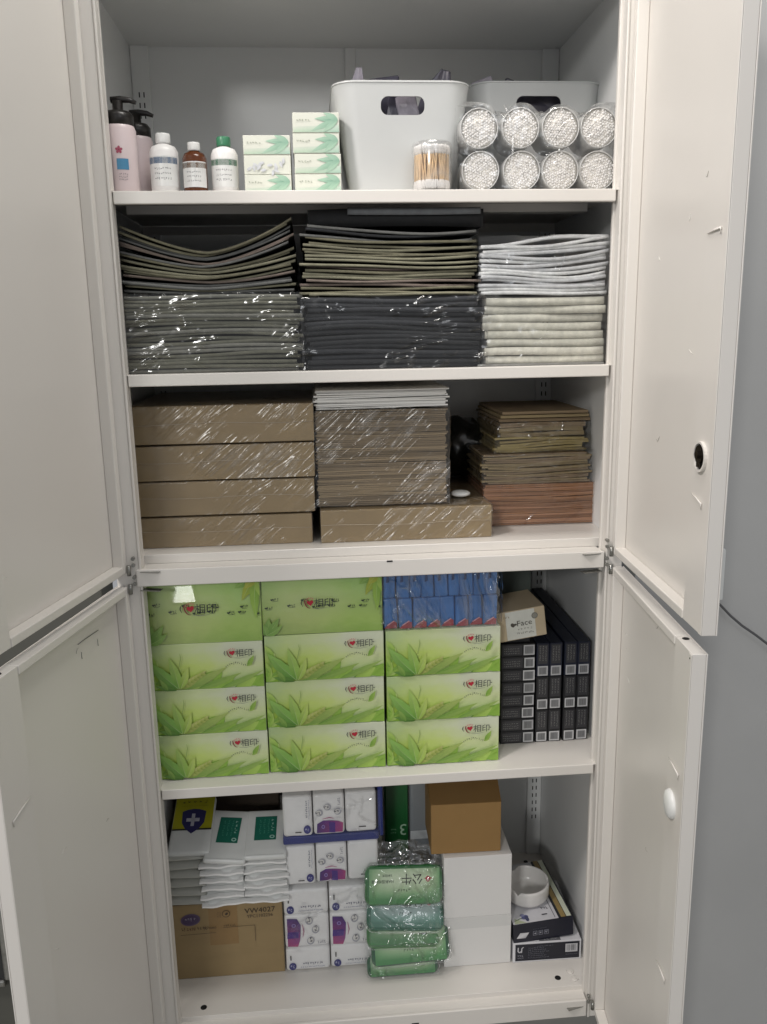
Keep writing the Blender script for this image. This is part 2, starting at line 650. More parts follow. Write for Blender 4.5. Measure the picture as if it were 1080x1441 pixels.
    def squiggle(s, x, y, w, h, col, n=6, seed=0, rot=0):
        """tiny print too small to read: little upright and level strokes"""
        rnd = random.Random(seed)
        s.k += 1
        cr, sr = cos(rot), sin(rot)

        def T(a, b):
            return (x + a * cr - b * sr, y + a * sr + b * cr)
        cw = w / n
        for i in range(n):
            for q in range(3):
                a0 = i * cw + rnd.random() * cw * .5
                b0 = rnd.random() * h * .75
                if rnd.random() < .5:
                    ww, hh = cw * .5, h * .16
                else:
                    ww, hh = cw * .16, h * .55
                b0 = min(b0, h - hh)
                s.poly([T(a0, b0), T(a0 + ww, b0), T(a0 + ww, b0 + hh), T(a0, b0 + hh)], col, False)

    def build(s, name, parent, mat=None):
        me = bpy.data.meshes.new(name)
        me.from_pydata([tuple(v) for v in s.V], [], s.F)
        ca = me.color_attributes.new('Col', 'FLOAT_COLOR', 'CORNER')
        i = 0
        for cc in s.C:
            for c in cc:
                ca.data[i].color = c
                i += 1
        me.materials.append(mat or M['print'])
        o = bpy.data.objects.new(name, me)
        COL.objects.link(o)
        if parent:
            o.parent = parent
        return o


# ------------------------------------------------------------------ the cabinet
W = 0.39          # half opening
WI = 0.429        # half inside width
D = 0.468         # inside depth
ZT, Z1, Z2, ZR, Z4, ZF = 0.584, 0.2477, -0.0289, -0.335, -0.7578, -1.2524
S = M['steel']
SI = M['steel_in']
cab = empty('steel_cabinet', 'tall white steel storage cabinet with its four doors standing open and shelves full of supplies', 'cabinet', (0, 0, ZF - 0.06))
cab0 = Vector((0, 0, ZF - 0.06))


def cbox(name, x0, x1, y0, y1, z0, z1, mat=S, parent=cab, bev=0.0015):
    z0 -= cab0.z
    z1 -= cab0.z
    return box(name, x0, x1, y0, y1, z0, z1, mat, parent, bev, 1)


# carcass
for sx in (-1, 1):
    a, b = sorted((sx * WI, sx * (WI + 0.002)))
    cbox('side_panel', a, b, 0.022, D + 0.004, ZF - 0.05, ZT + 0.03, SI, bev=0)
cbox('back_panel', -WI, WI, D + 0.0001, D + 0.003, ZF - 0.05, ZT + 0.03, SI, bev=0)
cbox('top_panel', -WI, WI, 0.022, D, ZT, ZT + 0.002, SI, bev=0)
cbox('cornice', -WI - 0.002, WI + 0.002, 0.0, 0.02, ZT - 0.012, ZT + 0.03, S)
cbox('bottom_panel', -WI, WI, 0.030, D, ZF - 0.0015, ZF, S, bev=0)
# front uprights: face strip, inner bead and return
for sx in (-1, 1):
    bm = bmesh.new()
    xi = W if sx < 0 else 0.4015
    zz0, zz1 = ZF - 0.05 - cab0.z, ZT - 0.0125 - cab0.z
    a, b = sorted((sx * (xi + 0.004), sx * (WI + 0.0025)))
    add_box(bm, a, b, 0.002, 0.018, zz0, zz1, 0.001, 1)
    a, b = sorted((sx * xi, sx * (xi + 0.004)))
    add_box(bm, a, b, 0.0, 0.0215, zz0, zz1, 0.0012, 2)
    a, b = sorted((sx * (xi - 0.0035 if sx > 0 else xi - 0.0), sx * (xi + 0.010)))
    add_box(bm, a, b, 0.0217, 0.030, zz0, zz1, 0.001, 1)
    link('upright', bm, S, cab)
# back corner strips with slots, and the middle seam strip
for sx, x0, x1 in ((-1, -WI + 0.0005, -0.393), (1, 0.394, WI - 0.0005)):
    st = cbox('slotted_strip', x0, x1, D - 0.010, D - 0.0005, ZF, ZT, SI)
    bm = bmesh.new()
    xc = (x0 + x1) / 2
    for (za, zb) in ((ZF + 0.10, -0.40), (-0.33, 0.50)):
        z = za
        while z < zb:
            for dx in (-0.0045, 0.0045):
                add_box(bm, xc + dx - 0.0011, xc + dx + 0.0011, D - 0.0108, D - 0.0102, z - cab0.z, z + 0.0095 - cab0.z)
            z += 0.0195
    link('slot_row', bm, M['dark'], st)['kind'] = 'stuff'
cbox('seam_strip', -0.008, 0.014, D - 0.006, D - 0.0005, ZF, ZT, SI)


def shelf(z, name='shelf', yf=0.010, th=0.019):
    bm = bmesh.new()
    zz = z - cab0.z
    add_box(bm, -WI + 0.001, WI - 0.001, yf, D - 0.012, zz - 0.0015, zz, 0)
    add_box(bm, -0.3885 if yf < 0.03 else -WI + 0.001, 0.3975, yf - 0.0015, yf + 0.010, zz - th, zz - 0.0001 + 0.0003, 0.0015, 2)
    add_box(bm, -WI + 0.002, WI - 0.002, D - 0.014, D - 0.0125, zz - th, zz - 0.002, 0)
    for y in (0.155,):
        add_box(bm, -WI + 0.03, WI - 0.03, y, y + 0.03, zz - 0.016, zz - 0.0016, 0.001)
    link(name, bm, S, cab)


shelf(Z1)
shelf(Z2)
shelf(Z4)
# fixed middle deck and lock rail between the two door pairs
bm = bmesh.new()
zc = -cab0.z
add_box(bm, -WI + 0.001, WI - 0.001, 0.046, D - 0.012, ZR - 0.0015 + zc, ZR + zc)
add_box(bm, -WI + 0.001, WI - 0.001, 0.044, 0.0465, ZR - 0.016 + zc, ZR + 0.0003 + zc, 0.001, 1)
add_box(bm, -0.399, 0.399, 0.004, 0.044, ZR - 0.018 + zc, ZR - 0.0155 + zc, 0.0008, 1)
add_box(bm, -0.399, 0.3985, -0.002, 0.004, ZR - 0.042 + zc, ZR - 0.0125 + zc, 0.0015, 2)
rail = link('lock_rail', bm, S, cab)
bm = bmesh.new()
add_box(bm, 0.019, 0.029, -0.0026, -0.0021, -0.3512 + zc, -0.3485 + zc)
link('latch_slot', bm, M['dark'], rail)
# bottom: floor front lip and kick rail
bm = bmesh.new()
add_box(bm, -0.399, 0.399, 0.004, 0.0302, ZF - 0.012 + zc, ZF - 0.010 + zc, 0.0006, 1)
add_box(bm, -0.399, 0.399, 0.0285, 0.0305, ZF - 0.0105 + zc, ZF + 0.0002 + zc, 0.0006, 1)
add_box(bm, -0.399, 0.3985, -0.002, 0.004, ZF - 0.045 + zc, ZF - 0.008 + zc, 0.0015, 2)
kick = link('bottom_rail', bm, S, cab)
bm = bmesh.new()
add_box(bm, 0.052, 0.066, -0.0026, -0.0021, -1.2835 + zc, -1.2795 + zc)
link('latch_slot', bm, M['dark'], kick)
for x, y, r in ((0.356, 0.052, 0.0062), (0.386, 0.43, 0.0055), (-0.350, 0.050, 0.0062), (-0.386, 0.43, 0.0055)):
    bm = bmesh.new()
    add_cyl(bm, (x, y, ZF + 0.0001 + zc), (x, y, ZF + 0.0004 + zc), r, n=16)
    link('floor_hole', bm, M['dark'], cab)
for x, y in ((0.386, 0.066), (0.389, 0.046)):
    bm = bmesh.new()
    add_cyl(bm, (x, y, ZF + zc), (x, y, ZF + 0.002 + zc), 0.0075, 0.0065, n=16)
    add_cyl(bm, (x, y, ZF + 0.002 + zc), (x, y, ZF + 0.0035 + zc), 0.0035, n=10)
    link('floor_screw', bm, S, cab)

# doors
HX, WD, TH = 0.4125, 0.4055, 0.021


def door_frame(side, ang):
    dx, dy = -side * cos(ang), -sin(ang)
    nx, ny = side * sin(ang), -cos(ang)
    return Vector((side * HX, 0, 0)), Vector((dx, dy, 0)), Vector((nx, ny, 0))


def door(side, ang, z0, z1):
    o, u, n = door_frame(side, ang)

    def T(w, off, z):
        return o + u * w + n * off + Vector((0, 0, z - cab0.z))

    def pbox(bm, w0, w1, f0, f1, za, zb, bev=0.001, mat=0):
        c = (T(w0, f0, za) + T(w1, f1, zb)) / 2
        vs = add_box(bm, -(w1 - w0) / 2, (w1 - w0) / 2, -(f1 - f0) / 2, (f1 - f0) / 2, -(zb - za) / 2, (zb - za) / 2, bev, 2, mat)
        for v in vs:
            v.co = c + u * v.co.x + n * v.co.y + Vector((0, 0, v.co.z))
    bm = bmesh.new()
    pbox(bm, 0.001, WD, TH - 0.002, TH, z0, z1, 0.0006)          # outer skin
    pbox(bm, 0.0, 0.0135, 0.0, TH - 0.0021, z0, z1, 0.0018)                # hinge fold
    pbox(bm, 0.0137, 0.3375, 0.0, TH - 0.0022, z1 - 0.013, z1, 0.0016)       # top fold
    pbox(bm, 0.0137, 0.3375, 0.0, TH - 0.0022, z0, z0 + 0.013, 0.0016)       # bottom fold
    pbox(bm, 0.3380, WD - 0.0002, 0.001, TH - 0.0022, z0 + 0.0002, z1 - 0.0002, 0.0008)     # stiffener
    pbox(bm, WD - 0.010, WD, -0.0004, 0.0008, z0 + 0.001, z1 - 0.001, 0.0005)
    bmesh.ops.recalc_face_normals(bm, faces=bm.faces)
    d = link('door', bm, S, cab)
    return d, T, pbox, (o, u, n)


M['scuff'] = paint('faint_scuff', 'a8a49c', 0.5, 0.1)
M['scuff_light'] = paint('pale_scuff', 'ece9e4', 0.25, 0.02)


def door_bits(d, T, pbox, hinge_z, slots, holes_z=None):
    rd = random.Random(int(slots[0][0] * 1e4) + int(slots[0][1] * 1e4))
    for q in range(5):
        w0, z0_ = rd.uniform(.03, .32), rd.uniform(T(0, 0, 0).z * 0 + slots[0][1] - .3, slots[0][1] + .3)
        bm = bmesh.new()
        L = rd.uniform(.004, .016)
        add_tube(bm, [T(w0, TH - 0.00235, z0_), T(w0 + L * .5, TH - 0.00235, z0_ + rd.uniform(-.004, .004)), T(w0 + L, TH - 0.00235, z0_ + rd.uniform(-.008, .008))], 0.00035, 4)
        link('scuff', bm, M['scuff'] if q % 2 else M['scuff_light'], d)
    for (w0, za, w1, zb) in slots:     # embossed spring tabs on the stiffener
        bm = bmesh.new()
        a, b = T(w0, -0.0005, za), T(w1, -0.0005, zb)
        add_tube(bm, [a, (a + b) / 2 + Vector((0, 0, 0.0006)), b, b + Vector((0, 0, -0.007 if w1 > w0 else 0.004))], [0.0006, 0.0013, 0.0013, 0.0006], 6)
        link('spring_tab', bm, S, d)


ZU0, ZU1, ZL0, ZL1 = -0.3516, 0.5715, -1.285, -0.3756
# upper right door
dUR, T, pb, fr = door(1, 1.4978, ZU0, ZU1)
door_bits(dUR, T, pb, 0, [(0.345, 0.1425, 0.386, 0.1455), (0.345, -0.178, 0.380, -0.185)])
bm = bmesh.new()
c = T(0.3675, 0, -0.127)


def disc(bm, c, n, u, r, h, seg=24, rin=None, mat=0, sc=1.0):
    up = Vector((0, 0, 1))
    prev = None
    prof = [(r, 0), (r, h), ((rin or 0.0001), h)] if rin is None else [(r, 0), (r, h), (rin, h), (rin, 0)]
    for rr, hh in prof:
        ring = [bm.verts.new(c - n * hh + (u * cos(2 * pi * k / seg) * sc + up * sin(2 * pi * k / seg)) * rr) for k in range(seg)]
        if prev:
            for k in range(seg):
                f = bm.faces.new((prev[k], prev[(k + 1) % seg], ring[(k + 1) % seg], ring[k]))
                f.material_index = mat
        prev = ring


o_, u_, n_ = fr
disc(bm, T(0.3675, 0.001, -0.127), n_, u_, 0.0195, 0.004, rin=0.0168)
link('lock_collar', bm, S, dUR)
bm = bmesh.new()
disc(bm, T(0.3675, 0.0008, -0.127), n_, u_, 0.0166, 0.0008)
link('lock_recess', bm, M['dark'], dUR)
bm = bmesh.new()
disc(bm, T(0.3675, 0.0, -0.124), n_, u_, 0.0115, 0.0035, 18)
disc(bm, T(0.3675, -0.0035, -0.124), n_, u_, 0.0055, 0.003, 6)
pb(bm, 0.362, 0.3735, -0.0034, -0.0018, -0.1405, -0.122, 0.0005)
link('lock', bm, M['darkmetal'], dUR)
# lower right door
dLR, T, pb, fr = door(1, 1.4733, ZL0, ZL1)
door_bits(dLR, T, pb, 0, [(0.342, -0.553, 0.385, -0.556), (0.342, -0.880, 0.382, -0.880)])
o_, u_, n_ = fr
bm = bmesh.new()
prev = None
for rr, hh in ((0.0205, 0.0), (0.0205, 0.002), (0.018, 0.0055), (0.011, 0.0078), (0.0004, 0.0084)):
    ring = []
    for k in range(28):
        a = 2 * pi * k / 28
        q = 1 - 0.22 * max(0, cos(a - pi)) ** 6
        ring.append(bm.verts.new(T(0.360, 0.001, -0.614) - n_ * hh + (u_ * cos(a) + Vector((0, 0, 1)) * sin(a)) * rr * q))
    if prev:
        for k in range(28):
            bm.faces.new((prev[k], prev[(k + 1) % 28], ring[(k + 1) % 28], ring[k])).smooth = True
    prev = ring
link('lock_cap', bm, M['plastic_w'], dLR)
bm = bmesh.new()
add_cyl(bm, T(0.350, 0.011, ZL1), T(0.350, 0.011, ZL1 + 0.0004), 0.0048, n=12)
add_cyl(bm, T(0.401, -0.0006, ZL1 - 0.007), T(0.401, -0.001, ZL1 - 0.007), 0.0012, n=8)
link('rod_hole', bm, M['dark'], dLR)
# lower left door
dLL, T, pb, fr = door(-1, 1.7845, ZL0, ZL1)
door_bits(dLL, T, pb, 0, [(0.344, -0.556, 0.388, -0.566)])
bm = bmesh.new()
add_tube(bm, [T(0.083, TH - 0.0026, -0.4225), T(0.118, TH - 0.0026, -0.421), T(0.150, TH - 0.0026, -0.4205)], 0.0007, 5)
for w in (0.088, 0.142):
    add_tube(bm, [T(w, TH - 0.0026, -0.436), T(w, TH - 0.0026, -0.447)], 0.0005, 5)
link('scratch', bm, M['metal'], dLL)
bm = bmesh.new()
add_cyl(bm, T(0.366, 0.011, ZL1), T(0.366, 0.011, ZL1 + 0.0004), 0.0048, n=12)
link('rod_hole', bm, M['dark'], dLL)
# upper left door
dUL, T, pb, fr = door(-1, 1.80, ZU0, ZU1)
# hinges at the middle rail and bottom
for sx in (-1, 1):
    for zz, tall in ((-0.3425, 1), (-0.3745, 0), (ZF - 0.013, 1)):
        bm = bmesh.new()
        z = zz - cab0.z
        x = sx * 0.3935
        add_box(bm, min(x, x - sx * 0.035), max(x, x - sx * 0.035), -0.006, 0.008, z - 0.010, z - 0.0085, 0.0004, 1, rot=Matrix.Rotation(sx * 0.25, 3, 'Z'))
        add_cyl(bm, (sx * 0.409, -0.006, z - 0.013), (sx * 0.409, -0.006, z + 0.004), 0.0034, n=10)
        for q in (0.004, 0.015):
            add_cyl(bm, (sx * 0.4015, -0.0035 + q * 0.2, z + q), (sx * 0.4015, -0.0065, z + q), 0.0032, n=10)
            add_cyl(bm, (sx * 0.4015, -0.0065, z + q), (sx * 0.4015, -0.0075, z + q), 0.0018, n=6)
        link('hinge', bm, M['metal'], cab)

# ------------------------------------------------------------------ surroundings
w = box('grey_wall', 0.47, 2.6, 0.035, 0.12, -1.6, 1.35, M['wall'], None)
w['kind'] = 'structure'
w = box('floor', -3.0, 3.0, -3.6, 1.0, -1.66, -1.60, paint('pale_floor_tile', '9a978f', 0.35, 0.06, 3, 0.1, 40), None)
w['kind'] = 'structure'
jb = empty('wall_junction_box', 'small white plastic box on the grey wall just beside the upper right door', 'box', (0.6225, 0.035, -0.452))
box('box_body', -0.028, 0.003, -0.022, -0.0002, 0.0, 0.096, M['plastic_w'], jb, 0.003)
box('box_lid', -0.026, 0.001, -0.0255, -0.0222, 0.002, 0.094, M['plastic_w'], jb, 0.001)
bm = bmesh.new()
pts = [(0.612, 0.022, -0.4525), (0.626, 0.020, -0.464), (0.645, 0.019, -0.484), (0.668, 0.019, -0.504), (0.695, 0.018, -0.523), (0.722, 0.018, -0.544), (0.76, 0.018, -0.58), (0.82, 0.018, -0.65)]
add_tube(bm, pts, 0.0022, 8)
tag(link('cable', bm, M['cable'], None), 'thin grey cable running down the grey wall from the small white box', 'cable')
nb = empty('neighbouring_cabinet', 'dark grey glazed cabinet with a pale metal frame, just showing at the lower left edge', 'cabinet', (-0.80, 0.03, -1.6))
box('side_panel', -0.45, 0.335, 0.0, 0.08, 0.0, 2.3, M['wall_dark'], nb, 0.002)
bm = bmesh.new()
for (x0, x1, z0, z1) in ((0.098, 0.112, 0.47, 1.20), (-0.35, 0.098, 0.456, 0.47)):
    add_box(bm, x0, x1, -0.014, -0.0003, z0, z1, 0.003, 2)
link('door_frame', bm, M['metal'], nb)
box('door_glass', -0.35, 0.097, -0.006, -0.0004, 0.4705, 1.2, paint('dark_glass', '2a2c2c', 0.08, 0.05), nb)

#@@ITEMS@@
# ------------------------------------------------------------------ stacks of sheets, bags and envelopes


def slab(name, w, d, t, mats, parent, loc, zf, nx=10, lip=True, rnd=random, yw=0.0, tilt=0.0):
    """one bag or envelope: thin slab whose height follows zf(u); mats (body, front fold)"""
    bm = bmesh.new()
    st = []
    ph = rnd.random() * 6
    for i in range(nx + 1):
        u = i / nx
        x = -w / 2 + w * u
        z = zf(u)
        y = yw * sin(u * 5 + ph) + tilt * (u - 0.5)
        b = 0.25 * t
        if lip:
            pr = [(d, z), (y + 0.004, z), (y + 0.001, z - b * .3), (y, z + t * .45), (y + 0.001, z + t + b * .1), (y + 0.004, z + t * .85), (d, z + t * .85)]
        else:
            pr = [(d, z), (y, z), (y, z + t), (d, z + t)]
        st.append([bm.verts.new((x, yy, zz)) for yy, zz in pr])
    n = len(st[0])
    for A, B in zip(st, st[1:]):
        for k in range(n):
            f = bm.faces.new((A[k], B[k], B[(k + 1) % n], A[(k + 1) % n]))
            if lip and 2 <= k <= 3:  # front fold takes the second material, often lightened as painted rim light
                f.material_index = 1
                f.smooth = True
    bm.faces.new(st[0])
    bm.faces.new(st[-1][::-1])
    bmesh.ops.recalc_face_normals(bm, faces=bm.faces)
    return link(name, bm, list(mats) if lip else mats, parent, loc=loc)


FABN = ['olive', 'brownish', 'charcoal', 'grey-green']
ORD = ['', 'topmost', 'second from the top', 'third from the top', 'fourth from the top']


def nth(k, n):
    if k <= 4:
        return ORD[k]
    if n - k < 4:
        return ['lowest', 'second from the bottom', 'third from the bottom', 'fourth from the bottom'][n - k]
    return '%dth from the top' % k


# ---- second shelf, left: loose sagging bags
def fold_patch(x0, x1):
    pass


rg = random.Random(3)
N = 18
for i in range(N):
    k = i / (N - 1)
    zb = 0.0965 + 0.0585 * k + rg.choice((-0.0010, 0, 0.0011))
    amp_l = 0.006 + 0.040 * k
    amp_r = 0.004 + 0.050 * k
    ph = rg.random() * 6

    def zf(u, zb=zb, al=amp_l, ar=amp_r, ph=ph):
        c = 0.50
        if u < c:
            q = (c - u) / c
            s = al * (q ** 1.6) * (1.15 - 0.25 * q)
        else:
            q = (u - c) / (1 - c)
            s = ar * (q ** 1.5)
        return zb + s + 0.0009 * sin(u * 7 + ph) + 0.0012 * k * sin(u * 3 + ph * 2)
    w_ = 0.276 + rg.uniform(-.008, .006)
    fb = FAB[rg.choice([0, 3, 0, 1, 2, 3]) if i not in (2, 3, 12) else (1 if i == 12 else 2)]
    o = slab('document_bag', w_ - 0.010 * k, 0.30, 0.0030 + 0.0014 * rg.random(), fb, None,
             (-0.256 + rg.uniform(-.006, .006) - 0.004 * k, 0.036 + rg.uniform(0, .012), 0), zf, 18, yw=0.002, rnd=rg)
    tag(o, '%s cloth document bag, %s of the sagging left pile' % (FABN[FAB.index(fb)], nth(N - i, N)), 'document bag', 'loose sagging document bags')

# ---- wrapped pack below it


def wrapped_pack(name, label, cat, x0, x1, y0, d, z0, z1, n, fabs, filmmat, seed, amp=0.003, sheet='bag', jit=0.004, wave=0.0012, group=None, lip=True, freq=38, nx=10, sheetd=None, skew=0.0, res=0.005, faces='FTLR'):
    r = random.Random(seed)
    p = empty(name, label, cat, ((x0 + x1) / 2, y0, z0), group=group)
    H = z1 - z0
    t = H / n
    w = x1 - x0
    for i in range(n):
        ph, a, b = r.random() * 6, r.uniform(-1, 1) * wave, r.uniform(1.5, 3.5)
        k = i / max(1, n - 1)

        def zf(u, i=i, ph=ph, a=a, b=b, k=k):
            return t * i + a * sin(u * b * 2 + ph) + skew * (u - .5) * k + wave * 1.6 * sin(u * 4.2 + seed + k * 1.5) * sin(pi * k)
        fb = r.choice(fabs)
        slab(sheet, w - 0.006 - r.random() * jit * 2, d - r.random() * 0.01, t * (0.86 if lip else 0.9), fb if lip else fb, p,
             (r.uniform(-jit, jit), 0.003 + r.random() * jit, 0.0006), zf, nx, lip=lip, rnd=r, yw=0.0012)
    if filmmat:
        shell('film', -w / 2 - 0.001, w / 2 + 0.001, -0.002, d, 0.001, H + 0.002, filmmat, p, amp, freq, res, seed, faces)
    return p


wrapped_pack('wrapped_bag_pack', 'olive document bags sealed in crumpled clear film, under the sagging loose pile', 'pack of bags',
             -0.400, -0.108, 0.028, 0.31, Z2 + 0.0005, 0.094, 20, FAB_MIX, M['film_bag'], 11, 0.0035, freq=16, wave=0.0022, jit=0.006)

# ---- second shelf, middle
o = slab('document_bag', 0.285, 0.30, 0.026, (FAB_DARK[0][0], FAB_DARK[0][0]), None, (0.048, 0.045, 0), lambda u: 0.1965 + 0.003 * sin(u * 3), 12, rnd=rg)
tag(o, 'thick black folded bag lying on top of the middle pile of document bags', 'document bag')
o = slab('document_bag', 0.215, 0.26, 0.010, (fabric('slate_grey_fabric', '5a5d60'), fabric('slate_grey_fold', '64676a')), None, (0.077, 0.038, 0), lambda u: 0.2155 - 0.001 * sin(u * 3), 10, rnd=rg)
tag(o, 'slate grey folded bag lying over the black bag, right up under the top shelf', 'document bag')
N = 20
for i in range(N):
    k = i / (N - 1)
    zb = 0.086 + 0.100 * k + rg.choice((-0.0012, 0, 0.0012))
    al = 0.001 + 0.0075 * k
    ph = rg.random() * 6

    def zf(u, zb=zb, al=al, ph=ph, k=k):
        return zb + al * (1 - u) ** 2 - 0.006 * k * sin(pi * u) + 0.0013 * sin(u * 7 + ph) + 0.0016 * sin(u * 2.2 + ph * .3)
    fb = FAB[rg.choice([0, 0, 3, 3, 3, 1])] if i < 17 else FAB_DARK[0] if i == 18 else FAB[2]
    if i in (3, 4):
        fb = FAB[1]
    o = slab('document_bag', 0.283 + rg.uniform(-.012, .006), 0.30, 0.0036 + 0.0006 * rg.random(), fb, None,
             (0.037 + rg.uniform(-.006, .006), 0.030 + rg.uniform(0, .012), 0), zf, 16, yw=0.002, rnd=rg)
    tag(o, '%s cloth document bag, %s of the loose middle pile' % (FABN[FAB.index(fb)] if fb in FAB else 'black', nth(N - i, N)), 'document bag', 'loose document bags in the middle pile')
wrapped_pack('wrapped_bag_pack', 'near-black document bags sealed in glossy clear film at the bottom of the middle pile', 'pack of bags',
             -0.110, 0.190, 0.026, 0.31, Z2 + 0.0005, 0.085, 15, FAB_DARK, M['film_bag'], 12, 0.0035, wave=0.0026, freq=16, jit=0.007)

# ---- second shelf, right: white bags
wrapped_pack('wrapped_bag_pack', 'thick cream white bags packed flat in film, lower half of the white pile', 'pack of bags',
             0.186, 0.398, 0.028, 0.31, Z2 + 0.004, 0.083, 8, FAB_C, M['film'], 13, 0.0015, wave=0.0008)
bm = bmesh.new()
add_box(bm, -0.108, 0.108, 0, 0.3, 0, 0.0035, 0.001)
tag(link('document_bag', bm, fabric('grey_flat_fabric', '8f8f8c'), None, loc=(0.288, 0.030, Z2 + 0.0002)), 'flat grey sheet-like bag under the wrapped cream pack', 'document bag')
wrapped_pack('wrapped_bag_pack', 'translucent white bags slanting up to the right in loose film, top of the white pile', 'pack of bags',
             0.180, 0.400, 0.030, 0.31, 0.086, 0.176, 15, FAB_W, M['film'], 14, 0.002, wave=0.0036, skew=0.016, nx=16, freq=18)

# ------------------------------------------------------------------ third compartment


def kraft_block(label, x0, x1, y0, d, z0, z1, seed, tilt=0.0):
    p = empty('kraft_pack', label, 'pack', ((x0 + x1) / 2, y0, z0), group=None)
    w, h = x1 - x0, z1 - z0
    bm = bmesh.new()
    add_box(bm, -w / 2, w / 2, 0, d, 0, h - 0.0018, 0.0022, 2)
    for v in bm.verts:
        v.co.z += 0.0008 * noise.noise(Vector((v.co.x * 14, seed, v.co.z * 9)))
    link('pack_body', bm, M['kraft'], p)
    shell('film', -w / 2 - 0.0005, w / 2 + 0.0005, -0.0008, d, 0.001, h - 0.001, M['film_kraft'], p, 0.0010, 40, 0.004, seed, 'FTLR')
    bm = bmesh.new()
    zs = h * 0.52
    add_tube(bm, [(-w / 2 + w * i / 12, -0.0022 + 0.0003 * sin(i * 2 + seed), zs + 0.0015 * sin(i * .7 + seed)) for i in range(13)], 0.00045, 5)
    link('film_seam', bm, M['film_seam'], p)
    return p


M['film_seam'] = paint('film_seam', 'b5a896', 0.25, 0.1, 80)
for i, (z0, z1, x0, x1, lab) in enumerate(((-0.3350, -0.2795, -0.411, -0.105, 'kraft paper pack in shrink film, lowest of the left pile, standing on the deck'),
                                           (-0.2785, -0.2165, -0.410, -0.099, 'kraft paper pack in shrink film, second from the bottom of the left pile'),
                                           (-0.2155, -0.1535, -0.409, -0.097, 'kraft paper pack in shrink film, third from the bottom of the left pile'),
                                           (-0.1525, -0.0855, -0.408, -0.096, 'kraft paper pack in shrink film, topmost of the left pile with a reddish sheen'))):
    kraft_block(lab, x0, x1, 0.088 + 0.002 * (i % 2), 0.33, z0, z1, 20 + i)
kraft_block('wide kraft paper pack in film lying under the middle envelopes', -0.090, 0.217, 0.080, 0.30, -0.3350, -0.2745, 26)


def env_pack(label, x0, x1, y0, d, z0, z1, n, mats, fm, seed, **kw):
    return wrapped_pack('envelope_pack', label, 'pack of envelopes', x0, x1, y0, d, z0, z1, n, mats, fm, seed, sheet='envelope', lip=False, nx=6, **kw)


env_pack('brown envelopes wrapped in film, lower of the two middle packs', -0.096, 0.142, 0.098, 0.26, -0.2735, -0.1975, 24, M['env_kraft'], M['film_kraft'], 31, amp=0.0022, jit=0.002, wave=0.0005)
env_pack('brown envelopes wrapped in film, upper middle pack under the white envelopes', -0.097, 0.142, 0.098, 0.26, -0.1965, -0.1035, 28, M['env_kraft'], M['film_kraft'], 32, amp=0.0025, jit=0.002, wave=0.0006)
rr = random.Random(5)
for i in range(11):
    o = slab('envelope', 0.232 + rr.uniform(-.004, .004), 0.24, 0.0026, M['env_white'][i % 2], None, (0.023 + rr.uniform(-.004, .004), 0.100 + rr.random() * .008, 0),
             lambda u, i=i, a=rr.uniform(-1, 1), b=rr.random(): -0.1000 + 0.0030 * i + 0.0009 * a * sin(u * 3 + b * 6) + 0.0012 * (u - .5) * a, 6, lip=False, rnd=rr)
    tag(o, 'white envelope, %s of the loose stack on the brown envelopes' % nth(11 - i, 11), 'envelope', 'loose white envelopes')
env_pack('orange-brown envelopes in film, bottom pack of the right pile', 0.216, 0.440, 0.155, 0.26, -0.3345, -0.2560, 22, M['env_orange'], M['film'], 33, amp=0.0015, jit=0.002, wave=0.0009)
env_pack('dull brown envelopes in loose shiny film, on top of the orange pack', 0.213, 0.426, 0.155, 0.25, -0.2550, -0.1985, 14, M['env_olive'], M['film_bag'], 34, amp=0.003, jit=0.006, wave=0.0018)
env_pack('yellowish tan envelopes, third layer up in the right pile', 0.240, 0.424, 0.172, 0.23, -0.1975, -0.1700, 6, [layered('yellow_tan_a', '8d7c4e', 'b3a36c'), layered('yellow_tan_b', '7a6a44', 'a19060')], M['film_bag'], 35, amp=0.002, jit=0.007, wave=0.0018)
env_pack('folded brown parcel of envelopes, second from the top of the right pile', 0.246, 0.420, 0.176, 0.22, -0.1690, -0.1420, 3, M['env_olive'], M['film_bag'], 36, amp=0.004, jit=0.004, wave=0.001)
for i, z in enumerate((-0.1400, -0.1330, -0.1262)):
    o = box('envelope', 0.250 + 0.003 * i, 0.425 - 0.002 * i, 0.178, 0.40, z, z + 0.0055, M['env_olive'][i % 2], None, 0.001)
    tag(o, 'padded brown envelope, %s of three on top of the right pile' % ('lowest', 'middle', 'topmost')[i], 'envelope', 'padded envelopes on the right pile')
# dark plastic bags behind
bm = bmesh.new()
bmesh.ops.create_icosphere(bm, subdivisions=4, radius=1)
for v in bm.verts:
    p = v.co.copy()
    q = 1 + 0.16 * noise.noise(p * 2.2) + 0.07 * abs(noise.noise(p * 6))
    v.co = Vector((p.x * 0.062 * q, p.y * 0.06 * q, max(-0.055, p.z * 0.062 * q)))
tag(link('plastic_bag', bm, paint('black_plastic', '141513', 0.25, 0.1, 30, 0.6, 60), None, True, loc=(0.205, 0.36, -0.210)), 'crumpled black plastic bag stuffed behind the two piles of envelopes', 'bag')
bm = bmesh.new()
add_lathe(bm, [(0.0005, 0.0005), (0.012, 0.0), (0.018, 0.003), (0.0185, 0.006), (0.014, 0.009), (0.006, 0.0105), (0.0005, 0.011)], 24)
tag(link('round_cap', bm, M['plastic_w'], None, loc=(0.172, 0.150, -0.2718)), 'small round white plastic cap lying on the wide kraft pack', 'cap')

# ------------------------------------------------------------------ tissue boxes


